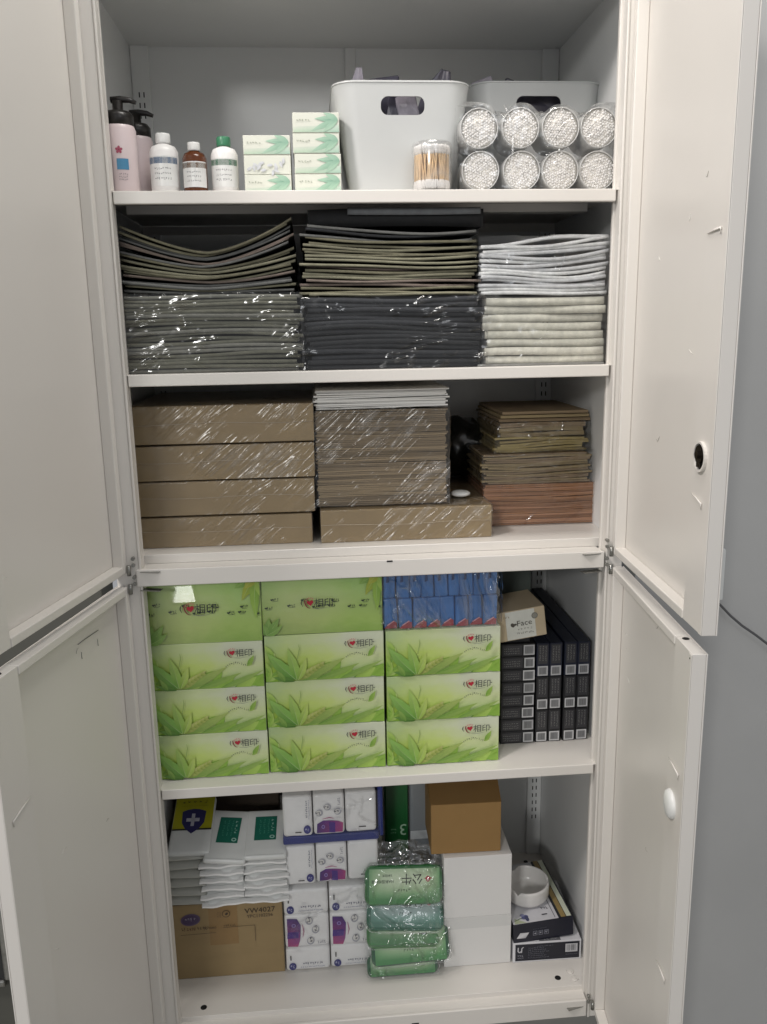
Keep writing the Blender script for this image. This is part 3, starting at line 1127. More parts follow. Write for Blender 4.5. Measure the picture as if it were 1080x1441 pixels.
def boxmat(name, kind):
    m = NT(name)
    tc = m.n('ShaderNodeTexCoord')
    sp = m.n('ShaderNodeSeparateXYZ')
    m.l(tc.outputs['Generated'], sp.inputs[0])
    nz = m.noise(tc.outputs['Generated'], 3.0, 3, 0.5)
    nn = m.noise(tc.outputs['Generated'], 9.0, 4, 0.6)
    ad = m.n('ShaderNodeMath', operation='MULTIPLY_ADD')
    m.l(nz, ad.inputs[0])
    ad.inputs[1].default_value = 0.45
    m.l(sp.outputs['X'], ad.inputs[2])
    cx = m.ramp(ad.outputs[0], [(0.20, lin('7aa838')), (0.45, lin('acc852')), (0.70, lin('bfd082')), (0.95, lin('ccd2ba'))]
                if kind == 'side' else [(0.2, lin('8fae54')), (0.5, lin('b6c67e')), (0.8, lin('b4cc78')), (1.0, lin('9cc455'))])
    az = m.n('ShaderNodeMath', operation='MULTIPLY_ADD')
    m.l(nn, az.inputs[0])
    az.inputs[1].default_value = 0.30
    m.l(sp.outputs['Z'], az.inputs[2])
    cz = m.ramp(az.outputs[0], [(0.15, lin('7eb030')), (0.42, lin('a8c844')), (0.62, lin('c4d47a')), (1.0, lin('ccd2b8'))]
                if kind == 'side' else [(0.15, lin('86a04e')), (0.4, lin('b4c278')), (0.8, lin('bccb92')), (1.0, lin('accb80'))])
    mx = m.n('ShaderNodeMix', data_type='RGBA')
    mx.inputs[0].default_value = 0.5
    m.l(cx, mx.inputs[6])
    m.l(cz, mx.inputs[7])
    m.l(mx.outputs[2], m.b.inputs['Base Color'])
    m.b.inputs['Roughness'].default_value = 0.32
    return m.m


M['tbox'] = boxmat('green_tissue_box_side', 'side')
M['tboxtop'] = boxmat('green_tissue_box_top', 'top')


def heart(p, cx, cy, s, col, rot=0.15):
    pts = []
    for i in range(24):
        a = 2 * pi * i / 24
        x = 16 * sin(a) ** 3 / 16
        y = (13 * cos(a) - 5 * cos(2 * a) - 2 * cos(3 * a) - cos(4 * a)) / 16
        x, y = x * cos(rot) - y * sin(rot), x * sin(rot) + y * cos(rot)
        pts.append((cx + x * s, cy + y * s))
    p.poly(pts[::-1], col)


def logo(p, x, y, s):
    """heart with a swoosh, then the two characters"""
    heart(p, x, y, s * .52, 'b3283a')
    for a in (-35, -12, 12, 35, 58):
        aa = radians(90 + a)
        p.stroke([(x + cos(aa) * s * .62, y + .1 * s + sin(aa) * s * .55), (x + cos(aa) * s * .85, y + .1 * s + sin(aa) * s * .8)], s * .09, 'd0566a')
    p.stroke([(x - s * 1.25, y + s * .45), (x - s * 1.38, y), (x - s * 1.15, y - s * .55)], [s * .1, s * .17, s * .05], '2e3436')
    sw = [(x - s * .85 + s * .9 * (1 - cos(t)) * .9, y + s * .5 - s * 1.35 * sin(t)) for t in [i * .28 for i in range(7)]]
    p.stroke(sw, [s * .12, s * .2, s * .22, s * .2, s * .16, s * .1, s * .04], '7d3a36')
    p.stroke([(x + s * .25, y - s * .9), (x + s * 1.4, y - s * 1.02), (x + s * 2.6, y - s * .82)], [s * .05, s * .08, s * .03], '8a8f80')
    p.text('相印', x + s * .62, y - s * .72, s * 1.42, '2e3436')
    p.stroke([(x + s * 3.55, y + s * .15), (x + s * 3.85, y + s * .05)], s * .12, '2e3436')


def tissue_box(label, x0, x1, z0, z1, y0, kind, seed):
    d = 0.115 if kind == 'side' else 0.09
    t = empty('tissue_box', label, 'tissue box', ((x0 + x1) / 2, y0, z0), (0, 0, random.uniform(-.013, .013)))
    w, h = x1 - x0, z1 - z0
    bm = bmesh.new()
    add_box(bm, -w / 2, w / 2, 0, d, 0, h, 0.0012, 2)
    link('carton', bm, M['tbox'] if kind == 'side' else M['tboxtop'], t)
    p = Print((-w / 2, 0, 0))
    if kind == 'side':
        p.clip = (0.0008, 0.0008, w - 0.0008, h - 0.0008)
        r = random.Random(4)
        dk, md_, lt = ['6b9a34', '72a238', '7aa83e'], ['86b044', '90b84c', '9abe54'], ['aac862', 'b4ce70', 'bed484']
        # soft out-of-focus ground of overlapping blades, dark first, then mid, then light
        for i in range(16):
            p.leaf(w * r.uniform(-.05, .95), h * r.uniform(-.1, .12), h * r.uniform(.35, .75), h * r.uniform(.12, .22), radians(r.uniform(8, 60)),
                   r.choice(dk + md_), r.choice(md_ + lt), r.choice(md_), r.uniform(-.1, .15), n=6)
        for i in range(6):
            p.leaf(w * (.01 + .012 * i), h * (.02 + .10 * i), h * .34, h * .13, radians(70 + 22 * (i % 3)), r.choice(dk), r.choice(lt), r.choice(md_), 0.1)
        for (bx_, by_, L, W_, an, c0, c1, c2) in ((.62, .02, .95, .12, 16, '6f9840', '9db862', '7ca048'), (.42, .03, .95, .13, 13, '6a933c', '97b45a', '7da04a'),
                                                  (.28, .02, 1.05, .18, 20, '7fa046', 'a8ba68', '6f9640'), (.26, .03, .60, .16, 30, '93a64a', 'b6bf70', '84983f')):
            p.leaf(w * bx_, h * by_, h * L, h * W_, radians(an), c0, c1, c2, 0.1)
        for k in range(6):      # serrated yellowish leaf
            p.leaf(w * (.30 + .030 * k), h * (.10 + .045 * k), h * .14, h * .075, radians(55 - 4 * k), 'a2ae50', 'c0c67e', '8fa048', 0.1, n=5)
            p.leaf(w * (.30 + .030 * k), h * (.10 + .045 * k), h * .12, h * .06, radians(-10 + 3 * k), '8f9f44', 'adb766', '7f9440', 0.1, n=5)
        p.leaf(w * .25, h * .05, h * .82, h * .24, radians(138), '4f8230', '92bc60', '72a448', -0.1, rib='93b070')
        p.leaf(w * .26, h * .04, h * .72, h * .19, radians(98), '629636', 'acc86c', '86b04a', 0.1, rib='a4bc78')
        p.leaf(w * .27, h * .04, h * .52, h * .15, radians(64), '7aa23c', 'bccf70', '98b852', 0.1, rib='b4c084')
        p.leaf(w * .24, h * .02, h * .45, h * .12, radians(166), '3d6820', '6a9244', '557f32', 0.0)
        p.leaf(w * .16, h * .02, h * .30, h * .10, radians(120), '55802e', '8fb058', '6d9440', 0.0)
        p.stroke([(w * .27, h * .5), (w * .29, h * .72), (w * .285, h * .82)], [h * .012, h * .016, h * .005], '8fa860')
        logo(p, w * .735, h * .79, h * .115)
        r2 = random.Random(2)
        for i in range(11):
            u = i / 10
            p.squiggle(w * (.675 + .165 * u), h * (.475 + .075 * sin(pi * u * .9)), w * .014, h * .055, '6f7a6a' if i < 3 else '465044', 1, seed=i, rot=0.3 * (1 - 2 * u))
        p.leaf(w * .865, h * .50, h * .27, h * .095, radians(56), '6e9a38', '9aba58', '84a846', 0.05)
        p.leaf(w * .855, h * .51, h * .14, h * .04, radians(15), '7ca242', 'a3bf62', '8cab4a', 0.0)
    else:
        p.clip = (0.0008, 0.0008, w - 0.0008, h - 0.0008)

        def mini(cx, cy, q):
            heart(p, cx - w * .015, cy + h * .004, h * .022, '39483a')
            p.squiggle(cx - w * .008, cy - h * .022, w * .050, h * .056, '2f3b30', 3, seed=q)
            p.stroke([(cx - w * .012, cy - h * .024), (cx + w * .03, cy - h * .020)], h * .006, '4c5a48')
        for i in range(8):
            mini(w * (.10 + .125 * i) + (i % 2) * w * .01, h * (.60 - (.10 if i % 2 else 0) - .01 * i * (1 if seed else 0)), i)
            if i in (0, 3, 4, 6):
                mini(w * (.05 + .13 * i), h * (.46 + .02 * (i % 3)), 10 + i)
        # leafy twig in the top right corner, faint leaves low on the left
        for a, L, c0, c1, c2 in ((200, .34, '5d8a3a', '93b860', '7aa44c'), (232, .40, '7a9d3a', 'a9b34c', '94a83c'), (262, .62, '6f9a38', '9cbc58', '86aa46'),
                                 (288, .46, '84a844', 'aac766', '98b850'), (218, .22, '9aa83c', 'b4b850', 'a6ae44')):
            p.leaf(w * .965, h * .98, h * L, h * .13, radians(a), c0, c1, c2, 0.12, rib='a9c67a')
        for a, L in ((75, .30), (48, .36), (25, .30), (100, .2)):
            p.leaf(w * .03, h * .02, h * L, h * .12, radians(a), '638c40', '8aac5c', '759c4c', 0.1, rib='9dbb74')
        logo(p, w * .40, h * .55, h * .105)
    p.build('printed_front', t)
    # darker top flap edges
    bm = bmesh.new()
    add_box(bm, w / 2 - 0.0002, w / 2 + 0.0003, 0.004, d - 0.004, 0.004, h - 0.004)
    link('side_flap', bm, M['tbox'], t)
    if kind == 'top':
        shell('film', -w / 2 - 0.0006, w / 2 + 0.0006, -0.0012, d, 0.0006, h + 0.0008, M['film_smooth'], t, 0.0006, 14, 0.006, seed, 'FTLR')
        if seed == 3:
            bm = bmesh.new()
            q = [(-0.066, 0.1115), (-0.016, 0.1125), (-0.009, 0.082), (-0.048, 0.080)]
            a = [bm.verts.new((x, -0.0016 - (0.1125 - z) * 0.325 - (x + 0.062) * 0.080, z)) for x, z in q]
            bm.faces.new(a)
            b_ = [bm.verts.new((x, -0.0008, z)) for x, z in ((-0.070, 0.1165), (-0.012, 0.1170), (-0.003, 0.074), (-0.052, 0.070))]
            for i in range(4):
                bm.faces.new((b_[i], b_[(i + 1) % 4], a[(i + 1) % 4], a[i]))
            bmesh.ops.recalc_face_normals(bm, faces=bm.faces)
            link('film_fold', bm, M['film_flap'], t)
    return t


yT = 0.046
b4 = Z4 + 0.0004
cols = ((-0.401, -0.1995), (-0.1975, 0.0150), (0.0185, 0.2275))
tb = [
    (0, b4, b4 + 0.0855, 'side', 'bottom green tissue box in the left column, its right end standing on the shelf'),
    (0, b4 + 0.0860, b4 + 0.1715, 'side', 'second green tissue box up in the left column, leaves and red heart logo'),
    (0, b4 + 0.1720, b4 + 0.2580, 'side', 'third green tissue box up in the left column, just below the film-wrapped one'),
    (0, b4 + 0.2585, b4 + 0.3790, 'top', 'film-wrapped green tissue box turned on edge, top of the left column'),
    (1, b4, b4 + 0.0895, 'side', 'bottom green tissue box in the middle column, left of the blue topped column'),
    (1, b4 + 0.0900, b4 + 0.1780, 'side', 'second green tissue box up in the middle column'),
    (1, b4 + 0.1785, b4 + 0.2655, 'side', 'third green tissue box up in the middle column, below the film-wrapped one'),
    (1, b4 + 0.2660, b4 + 0.3745, 'top', 'film-wrapped green tissue box turned on edge, top of the middle column'),
    (2, b4, b4 + 0.0885, 'side', 'bottom green tissue box in the right column beside the black cartons'),
    (2, b4 + 0.0890, b4 + 0.1765, 'side', 'middle green tissue box of the three under the bag of blue packets'),
    (2, b4 + 0.1770, b4 + 0.2640, 'side', 'green tissue box directly under the bag of blue packets'),
]
for i, (c, z0, z1, kind, lab) in enumerate(tb):
    x0, x1 = cols[c]
    dx = random.uniform(-.0012, .0012)
    tissue_box(lab, x0 + dx, x1 + dx, z0, z1, yT + random.uniform(-.001, .0015), kind, i)

# bag of blue packets
bb = empty('blue_packet_bag', 'clear bag holding two rows of blue packets with red bottoms, on the right tissue column', 'bag', (0.120, 0.048, b4 + 0.2645))
M['blue'] = paint('blue_packet', '3a72b4', 0.35, 0.18, 30, 0.5, 120)
M['red'] = paint('red_packet_print', '8e2c38', 0.4, 0.2, 200)
r = random.Random(8)
for row in range(2):
    n = 9 if row else 8
    for i in range(n):
        wv = 0.206 / n
        x = -0.103 + wv * (i + .5) + r.uniform(-.001, .001)
        bm = bmesh.new()
        add_box(bm, -wv / 2 + 0.0002, wv / 2 - 0.0002, 0, 0.10, 0, 0.0560, 0.003, 2)
        for v in bm.verts:
            v.co.y += 0.0025 * noise.noise(v.co * 60 + Vector((i, row, 0)))
            v.co.x += 0.0022 * noise.noise(v.co * 45 + Vector((i, 5, row)))
        pk = link('packet', bm, M['blue'], bb, True, loc=(x, 0.004 + r.random() * .004, 0.001 + row * 0.0565), rot=(0, r.uniform(-.04, .04), 0))
        if row == 0:
            p = Print((-wv / 2 + 0.002, -0.0012, 0.001), lift=0.0014)
            ww = wv - .004
            p.poly([(0, 0), (ww, 0), (ww, .011), (ww * .75, .013), (ww * .5, .008), (ww * .2, .006), (0, .002)], '9a3a44')
            p.stroke([(ww * .2, .006), (ww * .5, .010), (ww * .8, .014)], .002, 'd59aa0')
            p.build('red_print', pk)
        else:
            p = Print((-wv / 2 + 0.002, -0.0012, 0.03), lift=0.0014)
            p.poly([(.004, 0), (.009, .002), (.0085, .016), (.005, .017)], '163a70')
            p.build('dark_print', pk)
shell('film', -0.106, 0.104, -0.003, 0.11, 0.0, 0.1145, M['film_loose'], bb, 0.006, 20, 0.004, 9, 'FTLR', 0.003)

# pale face tissue box
fb_ = empty('face_tissue_box', 'beige and white facial tissue box tilted on top of the black cartons', 'tissue box', (0.280, 0.085, -0.5350), (0, -0.12, 0.05))
bm = bmesh.new()
add_box(bm, -0.046, 0.046, 0, 0.10, 0, 0.058, 0.001, 2)
link('carton', bm, paint('beige_carton', 'b7a78c', 0.5, 0.05), fb_)
p = Print((-0.046, 0, 0))
p.rect(0.016, 0.0015, 0.072, 0.0565, 'cfd0c8')
p.ell(0.072, 0.042, 0.0062, 0.0062, '77776f')
p.ell(0.072, 0.042, 0.0045, 0.0045, '8d8c84')
p.ell(0.0285, 0.030, 0.0035, 0.0045, '4a4640', rot=.6)
p.ell(0.0335, 0.0305, 0.003, 0.002, '4a4640')
p.text('Face', 0.037, 0.0265, 0.0105, '4c4a44', sx=1.1)
for i in range(5):
    p.squiggle(0.037 + i * 0.0062, 0.018, 0.0036, 0.0038, '6b675e', 1, seed=i)
for i in range(9):
    p.squiggle(0.034 + i * 0.0038, 0.0105, 0.0032, 0.0042, '55524a', 1, seed=20 + i)
p.squiggle(0.01, 0.046, 0.014, 0.004, '8b7b62', 3, seed=4)
p.build('printed_front', fb_)

# black cartons
M['blackcard'] = paint('black_card', '17181c', 0.45, 0.2, 30, 0.15, 200)
M['navycard'] = paint('navy_card', '141a2c', 0.45, 0.15, 20)


def black_carton(label, x, z, w, h, d, lying, seed, group=None, mat='blackcard', y=0.103):
    t = empty('black_carton', label, 'carton', (x, y + random.uniform(0, .002), z), (0, 0, random.uniform(-.01, .01)), group)
    bm = bmesh.new()
    add_box(bm, -w / 2, w / 2, 0, d, 0, h, 0.0008, 1)
    link('carton_body', bm, M[mat], t)
    p = Print((-w / 2, 0, 0))
    if lying:
        lw = 0.0225 + 0.003 * ((seed * 7) % 3 - 1) * .5
        x0, x1, y0, y1 = w - lw, w - 0.0015, 0.0025, h - 0.0025
        p.rect(0.003, 0.003, w - lw - .003, h - 0.003, '36363a')
        for i in range(3):
            p.squiggle(0.005, 0.0055 + i * (h - .011) / 3, w - lw - .012, 0.0022, '8c8c8a', 9, seed=seed * 5 + i)
    else:
        x0, x1, y0, y1 = 0.0025, w - 0.0025, 0.002, 0.0215
        p.rect(0.003, 0.026, w - .003, h - 0.003, '36363a')
        for i in range(3):
            p.squiggle(0.0055 + i * 0.0055, h - .005, h - .036, 0.0026, '8c8c8a', 9, seed=seed * 5 + i, rot=-pi / 2)
    p.rect(x0, y0, x1, y1, ['c6c7c9', 'b4b5b8', 'd0d0d2'][seed % 3])
    p.rect(x0 + .0022, y0 + .0022, x1 - .0022, y1 - .0022, '8a8b8d')
    r = random.Random(seed)
    for i in range(7):
        a = x0 + .003 + (x1 - x0 - .006) * i / 7
        p.rect(a, y0 + .0036, a + r.uniform(.0005, .0012), y1 - .0036, '58595c', i == 0)
    p.build('label_print', t)
    return t


nl = 8
hh = 0.0252
for i in range(nl):
    z = b4 + i * (hh + .0004)
    black_carton('black carton lying flat, %s of the pile beside the green tissue boxes' % nth(nl - i, nl), 0.276 + (0.001 if i in (4, 5) else 0.0), z, 0.0655, hh, 0.24, True, i, 'black cartons lying flat')
bm = bmesh.new()
o = box('black_carton', 0.243, 0.300, 0.112, 0.34, b4 + nl * (hh + .0004), b4 + nl * (hh + .0004) + 0.014, M['blackcard'], None, 0.001)
tag(o, 'thin plain black carton on top of the flat pile, under the tilted facial tissue box', 'carton')
q = 0
for ci, cx in enumerate((0.324, 0.3495, 0.3785, 0.4040)):
    for i in range(3):
        q += 1
        black_carton('upright black carton, %s tier, %s column from the right wall' % (('bottom', 'middle', 'top')[i], ('fourth', 'third', 'second', 'first')[ci]), cx, b4 + i * 0.0680, 0.0246, 0.0672, 0.34 if i == 2 else 0.24, False, 40 + q,
                     'black cartons standing upright', 'navycard' if i == 2 else 'blackcard')
for k, (y0, y1, z, x0, x1) in enumerate(((0.245, 0.40, b4 + 0.218, 0.245, 0.335),)):
    o = box('grey_carton', x0, x1, y0, y1, b4 + 0.2044 + .016, b4 + 0.2044 + 0.105, paint('dim_green_grey_card', '4d5550', 0.6, 0.1), None, 0.001)
    tag(o, 'dull green-grey carton at the back, behind the facial tissue box', 'carton')

# ------------------------------------------------------------------ bottom compartment
bF = ZF + 0.0004
cart = empty('brown_carton', 'brown cardboard carton with a purple oval mark and the print VW4027, under the wipes', 'carton', (-0.306, 0.128, bF))
bm = bmesh.new()
add_box(bm, -0.112, 0.112, 0, 0.26, 0, 0.170, 0.0015, 2)
link('carton_body', bm, M['kraft2'], cart)
bm = bmesh.new()
add_box(bm, -0.035, 0.022, -0.0006, -0.0001, 0.075, 0.1695, 0)
link('tape', bm, M['kraft_tape'], cart)
p = Print((-0.112, 0, 0), lift=0.0010)
p.ell(0.041, 0.137, 0.0195, 0.0135, '5a4a66', 28, 0.12)
p.ell(0.041, 0.137, 0.0165, 0.0105, '4a3a5a', 28, 0.12)
p.squiggle(0.030, 0.134, 0.022, 0.008, '9a92a4', 4, seed=3)
p.text('VW4027', 0.149, 0.143, 0.0112, '3c3026', rot=0.02, sx=1.05)
p.text('YPC1102256', 0.153, 0.1325, 0.0072, '54463a', rot=0.02, sx=0.95)
p.ell(0.112, 0.146, 0.008, 0.008, '3f3226')
p.ell(0.112, 0.146, 0.0068, 0.0068, '8d7149')
p.ell(0.113, 0.146, 0.0035, 0.0025, '3f3226', rot=.8)
for i in range(3):
    p.squiggle(0.096 + i * .003, 0.139, 0.013, 0.002, '5a4a38', 5, seed=i, rot=pi / 2)
for i in range(5):
    p.squiggle(0.022 + i * .0105, 0.113, 0.009, 0.0085, '5e3a2c' if i < 3 else '574433', 2, seed=30 + i)
p.text('(97mm)', 0.066, 0.113, 0.0075, '4e3e30')
p.stroke([(0.105, 0.116), (0.168, 0.1165), (0.168, 0.08)], 0.0008, '4e3e30')
p.stroke([(0.02, 0.105), (0.09, 0.106)], 0.0008, '4e3e30')
p.squiggle(0.105, 0.1185, 0.026, 0.0045, '4e3e30', 6, seed=9)
p.build('printed_marks', cart)

M['wipe'] = paint('white_wipe_pack', 'd9dbd9', 0.35, 0.05, 20, 0.3, 60)
M['wipe_g'] = paint('greyish_wipe_pack', 'b4b4ac', 0.35, 0.06, 20, 0.3, 60)
M['seal'] = paint('bright_pack_seal', 'ededec', 0.3, 0.02, 20, 0.2, 200)


def wipe_pack(label, x, y, z, w, d, h, rot, mat, seed, group=None, seal=True):
    t = empty('wipes_pack', label, 'wipes pack', (x, y, z), rot, group)
    bm = bmesh.new()
    nx, ny = 10, 8
    r = random.Random(seed)
    off = Vector((seed, seed * .7, 0))
    top, bot = [], []
    for j in range(ny + 1):
        a, b = [], []
        for i in range(nx + 1):
            u, v = i / nx, j / ny
            px, py = -w / 2 + w * u, d * v
            pil = (min(1, sin(pi * min(max(u, .0), 1)) * 2.2) * min(1, sin(pi * v) * 1.6 + (0.12)))
            e = 0.0014 * noise.noise(Vector((px, py, 0)) * 55 + off)
            a.append(bm.verts.new((px, py, h * .35 + h * .62 * pil + e)))
            b.append(bm.verts.new((px, py, h * .35 - h * .33 * pil + e * .3)))
        top.append(a)
        bot.append(b)
    for j in range(ny):
        for i in range(nx):
            bm.faces.new((top[j][i], top[j][i + 1], top[j + 1][i + 1], top[j + 1][i])).smooth = True
            bm.faces.new((bot[j][i], bot[j + 1][i], bot[j + 1][i + 1], bot[j][i + 1])).smooth = True
    rim = [(0, i) for i in range(nx)] + [(j, nx) for j in range(ny)] + [(ny, i) for i in range(nx, 0, -1)] + [(j, 0) for j in range(ny, 0, -1)]
    for (j, i), (j2, i2) in zip(rim, rim[1:] + rim[:1]):
        bm.faces.new((bot[j][i], bot[j2][i2], top[j2][i2], top[j][i]))
    link('pouch', bm, mat, t)
    if seal:
        bm = bmesh.new()
        vs = []
        for i in range(13):
            u = i / 12
            px = -w / 2 + w * u
            zz = h * .42 + 0.0014 * sin(u * 5 + seed) + 0.001 * sin(u * 13 + seed * 2)
            vs.append((px, zz))
        A = [bm.verts.new((px, -0.006, zz + 0.001)) for px, zz in vs]
        A2 = [bm.verts.new((px, -0.0055, zz - 0.0032)) for px, zz in vs]
        B = [bm.verts.new((px, 0.003, zz + 0.0025)) for px, zz in vs]
        for i in range(12):
            bm.faces.new((A[i], A[i + 1], B[i + 1], B[i]))
            bm.faces.new((A2[i], A2[i + 1], A[i + 1], A[i]))
        link('pouch_seal', bm, M['seal'], t)
    return t


zt = bF + 0.1712
for i in range(6):
    wipe_pack('plain greyish wipes pouch, %s of the pile under the yellow pack' % nth(6 - i, 6), -0.380 + random.uniform(-.002, .002), 0.120 + 0.002 * i, zt + i * 0.0185, 0.080, 0.15, 0.0205,
              (0, random.uniform(-.03, .03), random.uniform(-.05, .05)), M['wipe_g'], i, 'greyish wipes pouches, left pile', seal=False)
for i in range(6):
    wipe_pack('white wipes pouch, %s of the middle pile on the brown carton' % nth(6 - i, 6), -0.308 + random.uniform(-.002, .002), 0.116 + 0.002 * i, zt + i * 0.0158, 0.086, 0.15, 0.018,
              (0, random.uniform(-.05, .0), random.uniform(-.05, .05)), M['wipe'], 10 + i, 'white wipes pouches, middle pile')
for i in range(6):
    wipe_pack('white wipes pouch, %s of the right pile on the brown carton' % nth(6 - i, 6), -0.222 + random.uniform(-.002, .002), 0.118 + 0.002 * i, zt + i * 0.0158, 0.086, 0.15, 0.018,
              (0, random.uniform(-.04, .01), random.uniform(-.04, .04)), M['wipe'], 20 + i, 'white wipes pouches, right pile')


def flat_pouch(name, label, loc, rot, w, h, t, mat, draw, cat='wipes pack'):
    """pouch leaning back: local X across, Z up its face, thin in Y"""
    o = empty(name, label, cat, loc, rot)
    bm = bmesh.new()
    add_box(bm, -w / 2, w / 2, 0, t, 0, h, t * .35, 2)
    r_ = bmesh.ops.subdivide_edges(bm, edges=[e for e in bm.edges if e.calc_length() > 0.02], cuts=5, use_grid_fill=True)
    link('pouch', bm, mat, o, True)
    p = Print((-w / 2, 0, 0), lift=0.0008)
    draw(p, w, h)
    p.build('pouch_print', o)
    return o


def yellow_print(p, w, h):
    p.rect(0.002, h * .42, w - .002, h - .002, 'a9a61c')
    p.rect(0.002, h * .39, w - .002, h * .42, '2b2a18')
    p.poly([(w * .22, h * .72), (w * .36, h * .755), (w * .5, h * .765), (w * .64, h * .755), (w * .80, h * .72), (w * .78, h * .52), (w * .68, h * .42), (w * .5, h * .33), (w * .33, h * .42), (w * .24, h * .52)], '2c2a5e')
    p.rect(w * .46, h * .46, w * .54, h * .68, 'b9b9c4')
    p.rect(w * .34, h * .54, w * .66, h * .60, 'b9b9c4', False)
    for i in range(5):
        p.squiggle(w * (.18 + .14 * i), h * .86, w * .08, h * .05, '3e3d18', 1, seed=i)
    p.squiggle(w * .18, h * .81, w * .66, h * .015, '6a6820', 16, seed=8)


def teal_print(p, w, h):
    p.rect(w * .22, h * .34, w * .74, h * .84, '1c6a58')
    for k in range(3):
        p.squiggle(w * (.32 + .1 * k), h * .78, h * .32, w * .05, '4f9a86', 7, seed=k, rot=-pi / 2)
    for k in range(4):
        p.squiggle(w * .61, h * (.72 - .07 * k), w * .08, h * .05, 'a8d0c4', 1, seed=40 + k)
    p.ell(w * .645, h * .40, w * .06, h * .035, 'a8d0c4')
    p.ell(w * .645, h * .40, w * .035, h * .018, '1c6a58')
    p.rect(w * .06, h * .03, w * .94, h * .035, 'b8b9b8')


flat_pouch('wipes_pack', 'yellow and white wipes pack with a purple shield and white cross on the left pile', (-0.372, 0.128, -0.9660), (radians(-66), 0.0, -0.04), 0.083, 0.130, 0.014,
           M['wipe'], yellow_print)
flat_pouch('wipes_pack', 'silver-white wipes pack with a teal rectangle, tilted on the middle pile', (-0.302, 0.110, -0.9760), (radians(-70), 0.05, -0.10), 0.083, 0.120, 0.013, M['wipe'], teal_print)
flat_pouch('wipes_pack', 'white wipes pack with a teal rectangle, lying on the right pile beside the tissue packs', (-0.222, 0.112, -0.9740), (radians(-70), 0, -0.03), 0.084, 0.112, 0.013, M['wipe'], teal_print)
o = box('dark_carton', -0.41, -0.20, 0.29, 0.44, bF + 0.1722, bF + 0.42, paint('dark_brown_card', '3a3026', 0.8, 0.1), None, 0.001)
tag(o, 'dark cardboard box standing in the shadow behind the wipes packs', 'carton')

# tissue pack bundles
M['tpack'] = paint('white_tissue_wrap', 'e8e8e8', 0.3, 0.04, 14, 0.4, 50)
M['bluewrap'] = paint('blue_wrap_print', '1f2f78', 0.3, 0.12, 20, 0.4, 60)


def vprint(kind):
    def f(p, w, h):
        if kind == 'plain':
            p.rect(w * .42, h * .12, w * .66, h * .145, '26262e')
        elif kind == 'text':
            p.squiggle(w * .78, h * .90, h * .45, w * .07, '38406a', 9, seed=3, rot=-pi / 2)
            p.squiggle(w * .89, h * .92, h * .5, w * .04, '7a82a6', 12, seed=4, rot=-pi / 2)
            p.ell(w * .83, h * .17, w * .13, h * .11, '2c2f78')
            p.ell(w * .83, h * .17, w * .095, h * .08, '3a3d86')
            p.squiggle(w * .76, h * .13, w * .14, h * .07, 'c9cbe4', 2, seed=5)
            p.rect(w * .40, h * .10, w * .62, h * .125, '26262e')
        else:
            p.poly([(w * .08, h * .05), (w * .95, h * .05), (w * .97, h * .28), (w * .8, h * .33), (w * .62, h * .35), (w * .3, h * .36), (w * .1, h * .28)],
                   [lin('4b2a7c'), lin('a63a7c'), lin('b8487c'), lin('8c3a86'), lin('5a2a86'), lin('5a2a86'), lin('3e2272')])
            p.poly([(w * .5, h * .05), (w * .7, h * .04), (w * .7, h * .30), (w * .5, h * .31)], '4a2488')
            p.ell(w * .30, h * .2, w * .06, h * .05, '9a86c4')
            p.ell(w * .30, h * .2, w * .035, h * .028, '5a2a86')
            p.stroke([(w * .28, h * .40), (w * .5, h * .43), (w * .68, h * .40)], [.0008, .002, .0006], 'b05a86')
            for cx, cy, s in ((.18, .56, 1), (.46, .70, 2), (.80, .58, 3)):
                p.ell(w * cx, h * cy, w * .12, h * .085, 'a9aab4')
                p.ell(w * cx - w * .02, h * cy, w * .09, h * .065, 'dcdbd8')
                p.squiggle(w * (cx - .13), h * (cy - .05), w * .2, h * .09, '3b3c56', 2, seed=s)
            p.squiggle(w * .80, h * .93, h * .2, w * .1, '9a9aa6', 4, seed=8, rot=-pi / 2)
    return f


def tissue_pack(parent, x, z, w, h, kind, seed, sideways=False):
    o_ = Vector((x, 0.001 * (seed % 3), z))
    bm = bmesh.new()
    add_box(bm, 0, w, 0, 0.10, 0, h, 0.006, 3)
    bmesh.ops.subdivide_edges(bm, edges=[e for e in bm.edges if e.calc_length() > 0.03], cuts=4, use_grid_fill=True)
    for v in bm.verts:
        if 0.004 < v.co.x < w - .004:
            v.co.y -= 0.0012 * (noise.noise(v.co * 70 + Vector((seed, 0, 0))) if v.co.y < .01 else 0)
    o = link('tissue_pack', bm, M['tpack'], parent, True, loc=o_)
    if sideways:
        p = Print((0.001, 0, h - 0.001), (0, 0, -1), (1, 0, 0), lift=0.0014)
        if kind == 'photo':
            vprint('photo')(p, h - .002, w - .002)
        else:
            p = Print((0.001, 0, 0.001), lift=0.0014)
            W_, H_ = w - .002, h - .002
            p.ell(W_ * .14, H_ * .22, W_ * .085, H_ * .17, '2c2f78')
            p.squiggle(W_ * .09, H_ * .15, W_ * .1, H_ * .14, 'c9cbe4', 2, seed=5)
            p.squiggle(W_ * .38, H_ * .26, W_ * .48, H_ * .11, '38406a', 9, seed=3)
            p.squiggle(W_ * .32, H_ * .14, W_ * .58, H_ * .06, '7a82a6', 13, seed=4)
            p.rect(W_ * .09, H_ * .52, W_ * .115, H_ * .74, '26262e')
    else:
        p = Print((0.001, 0, 0.001), lift=0.0014)
        vprint(kind)(p, w - .002, h - .002)
    p.build('pack_print', o)
    return o


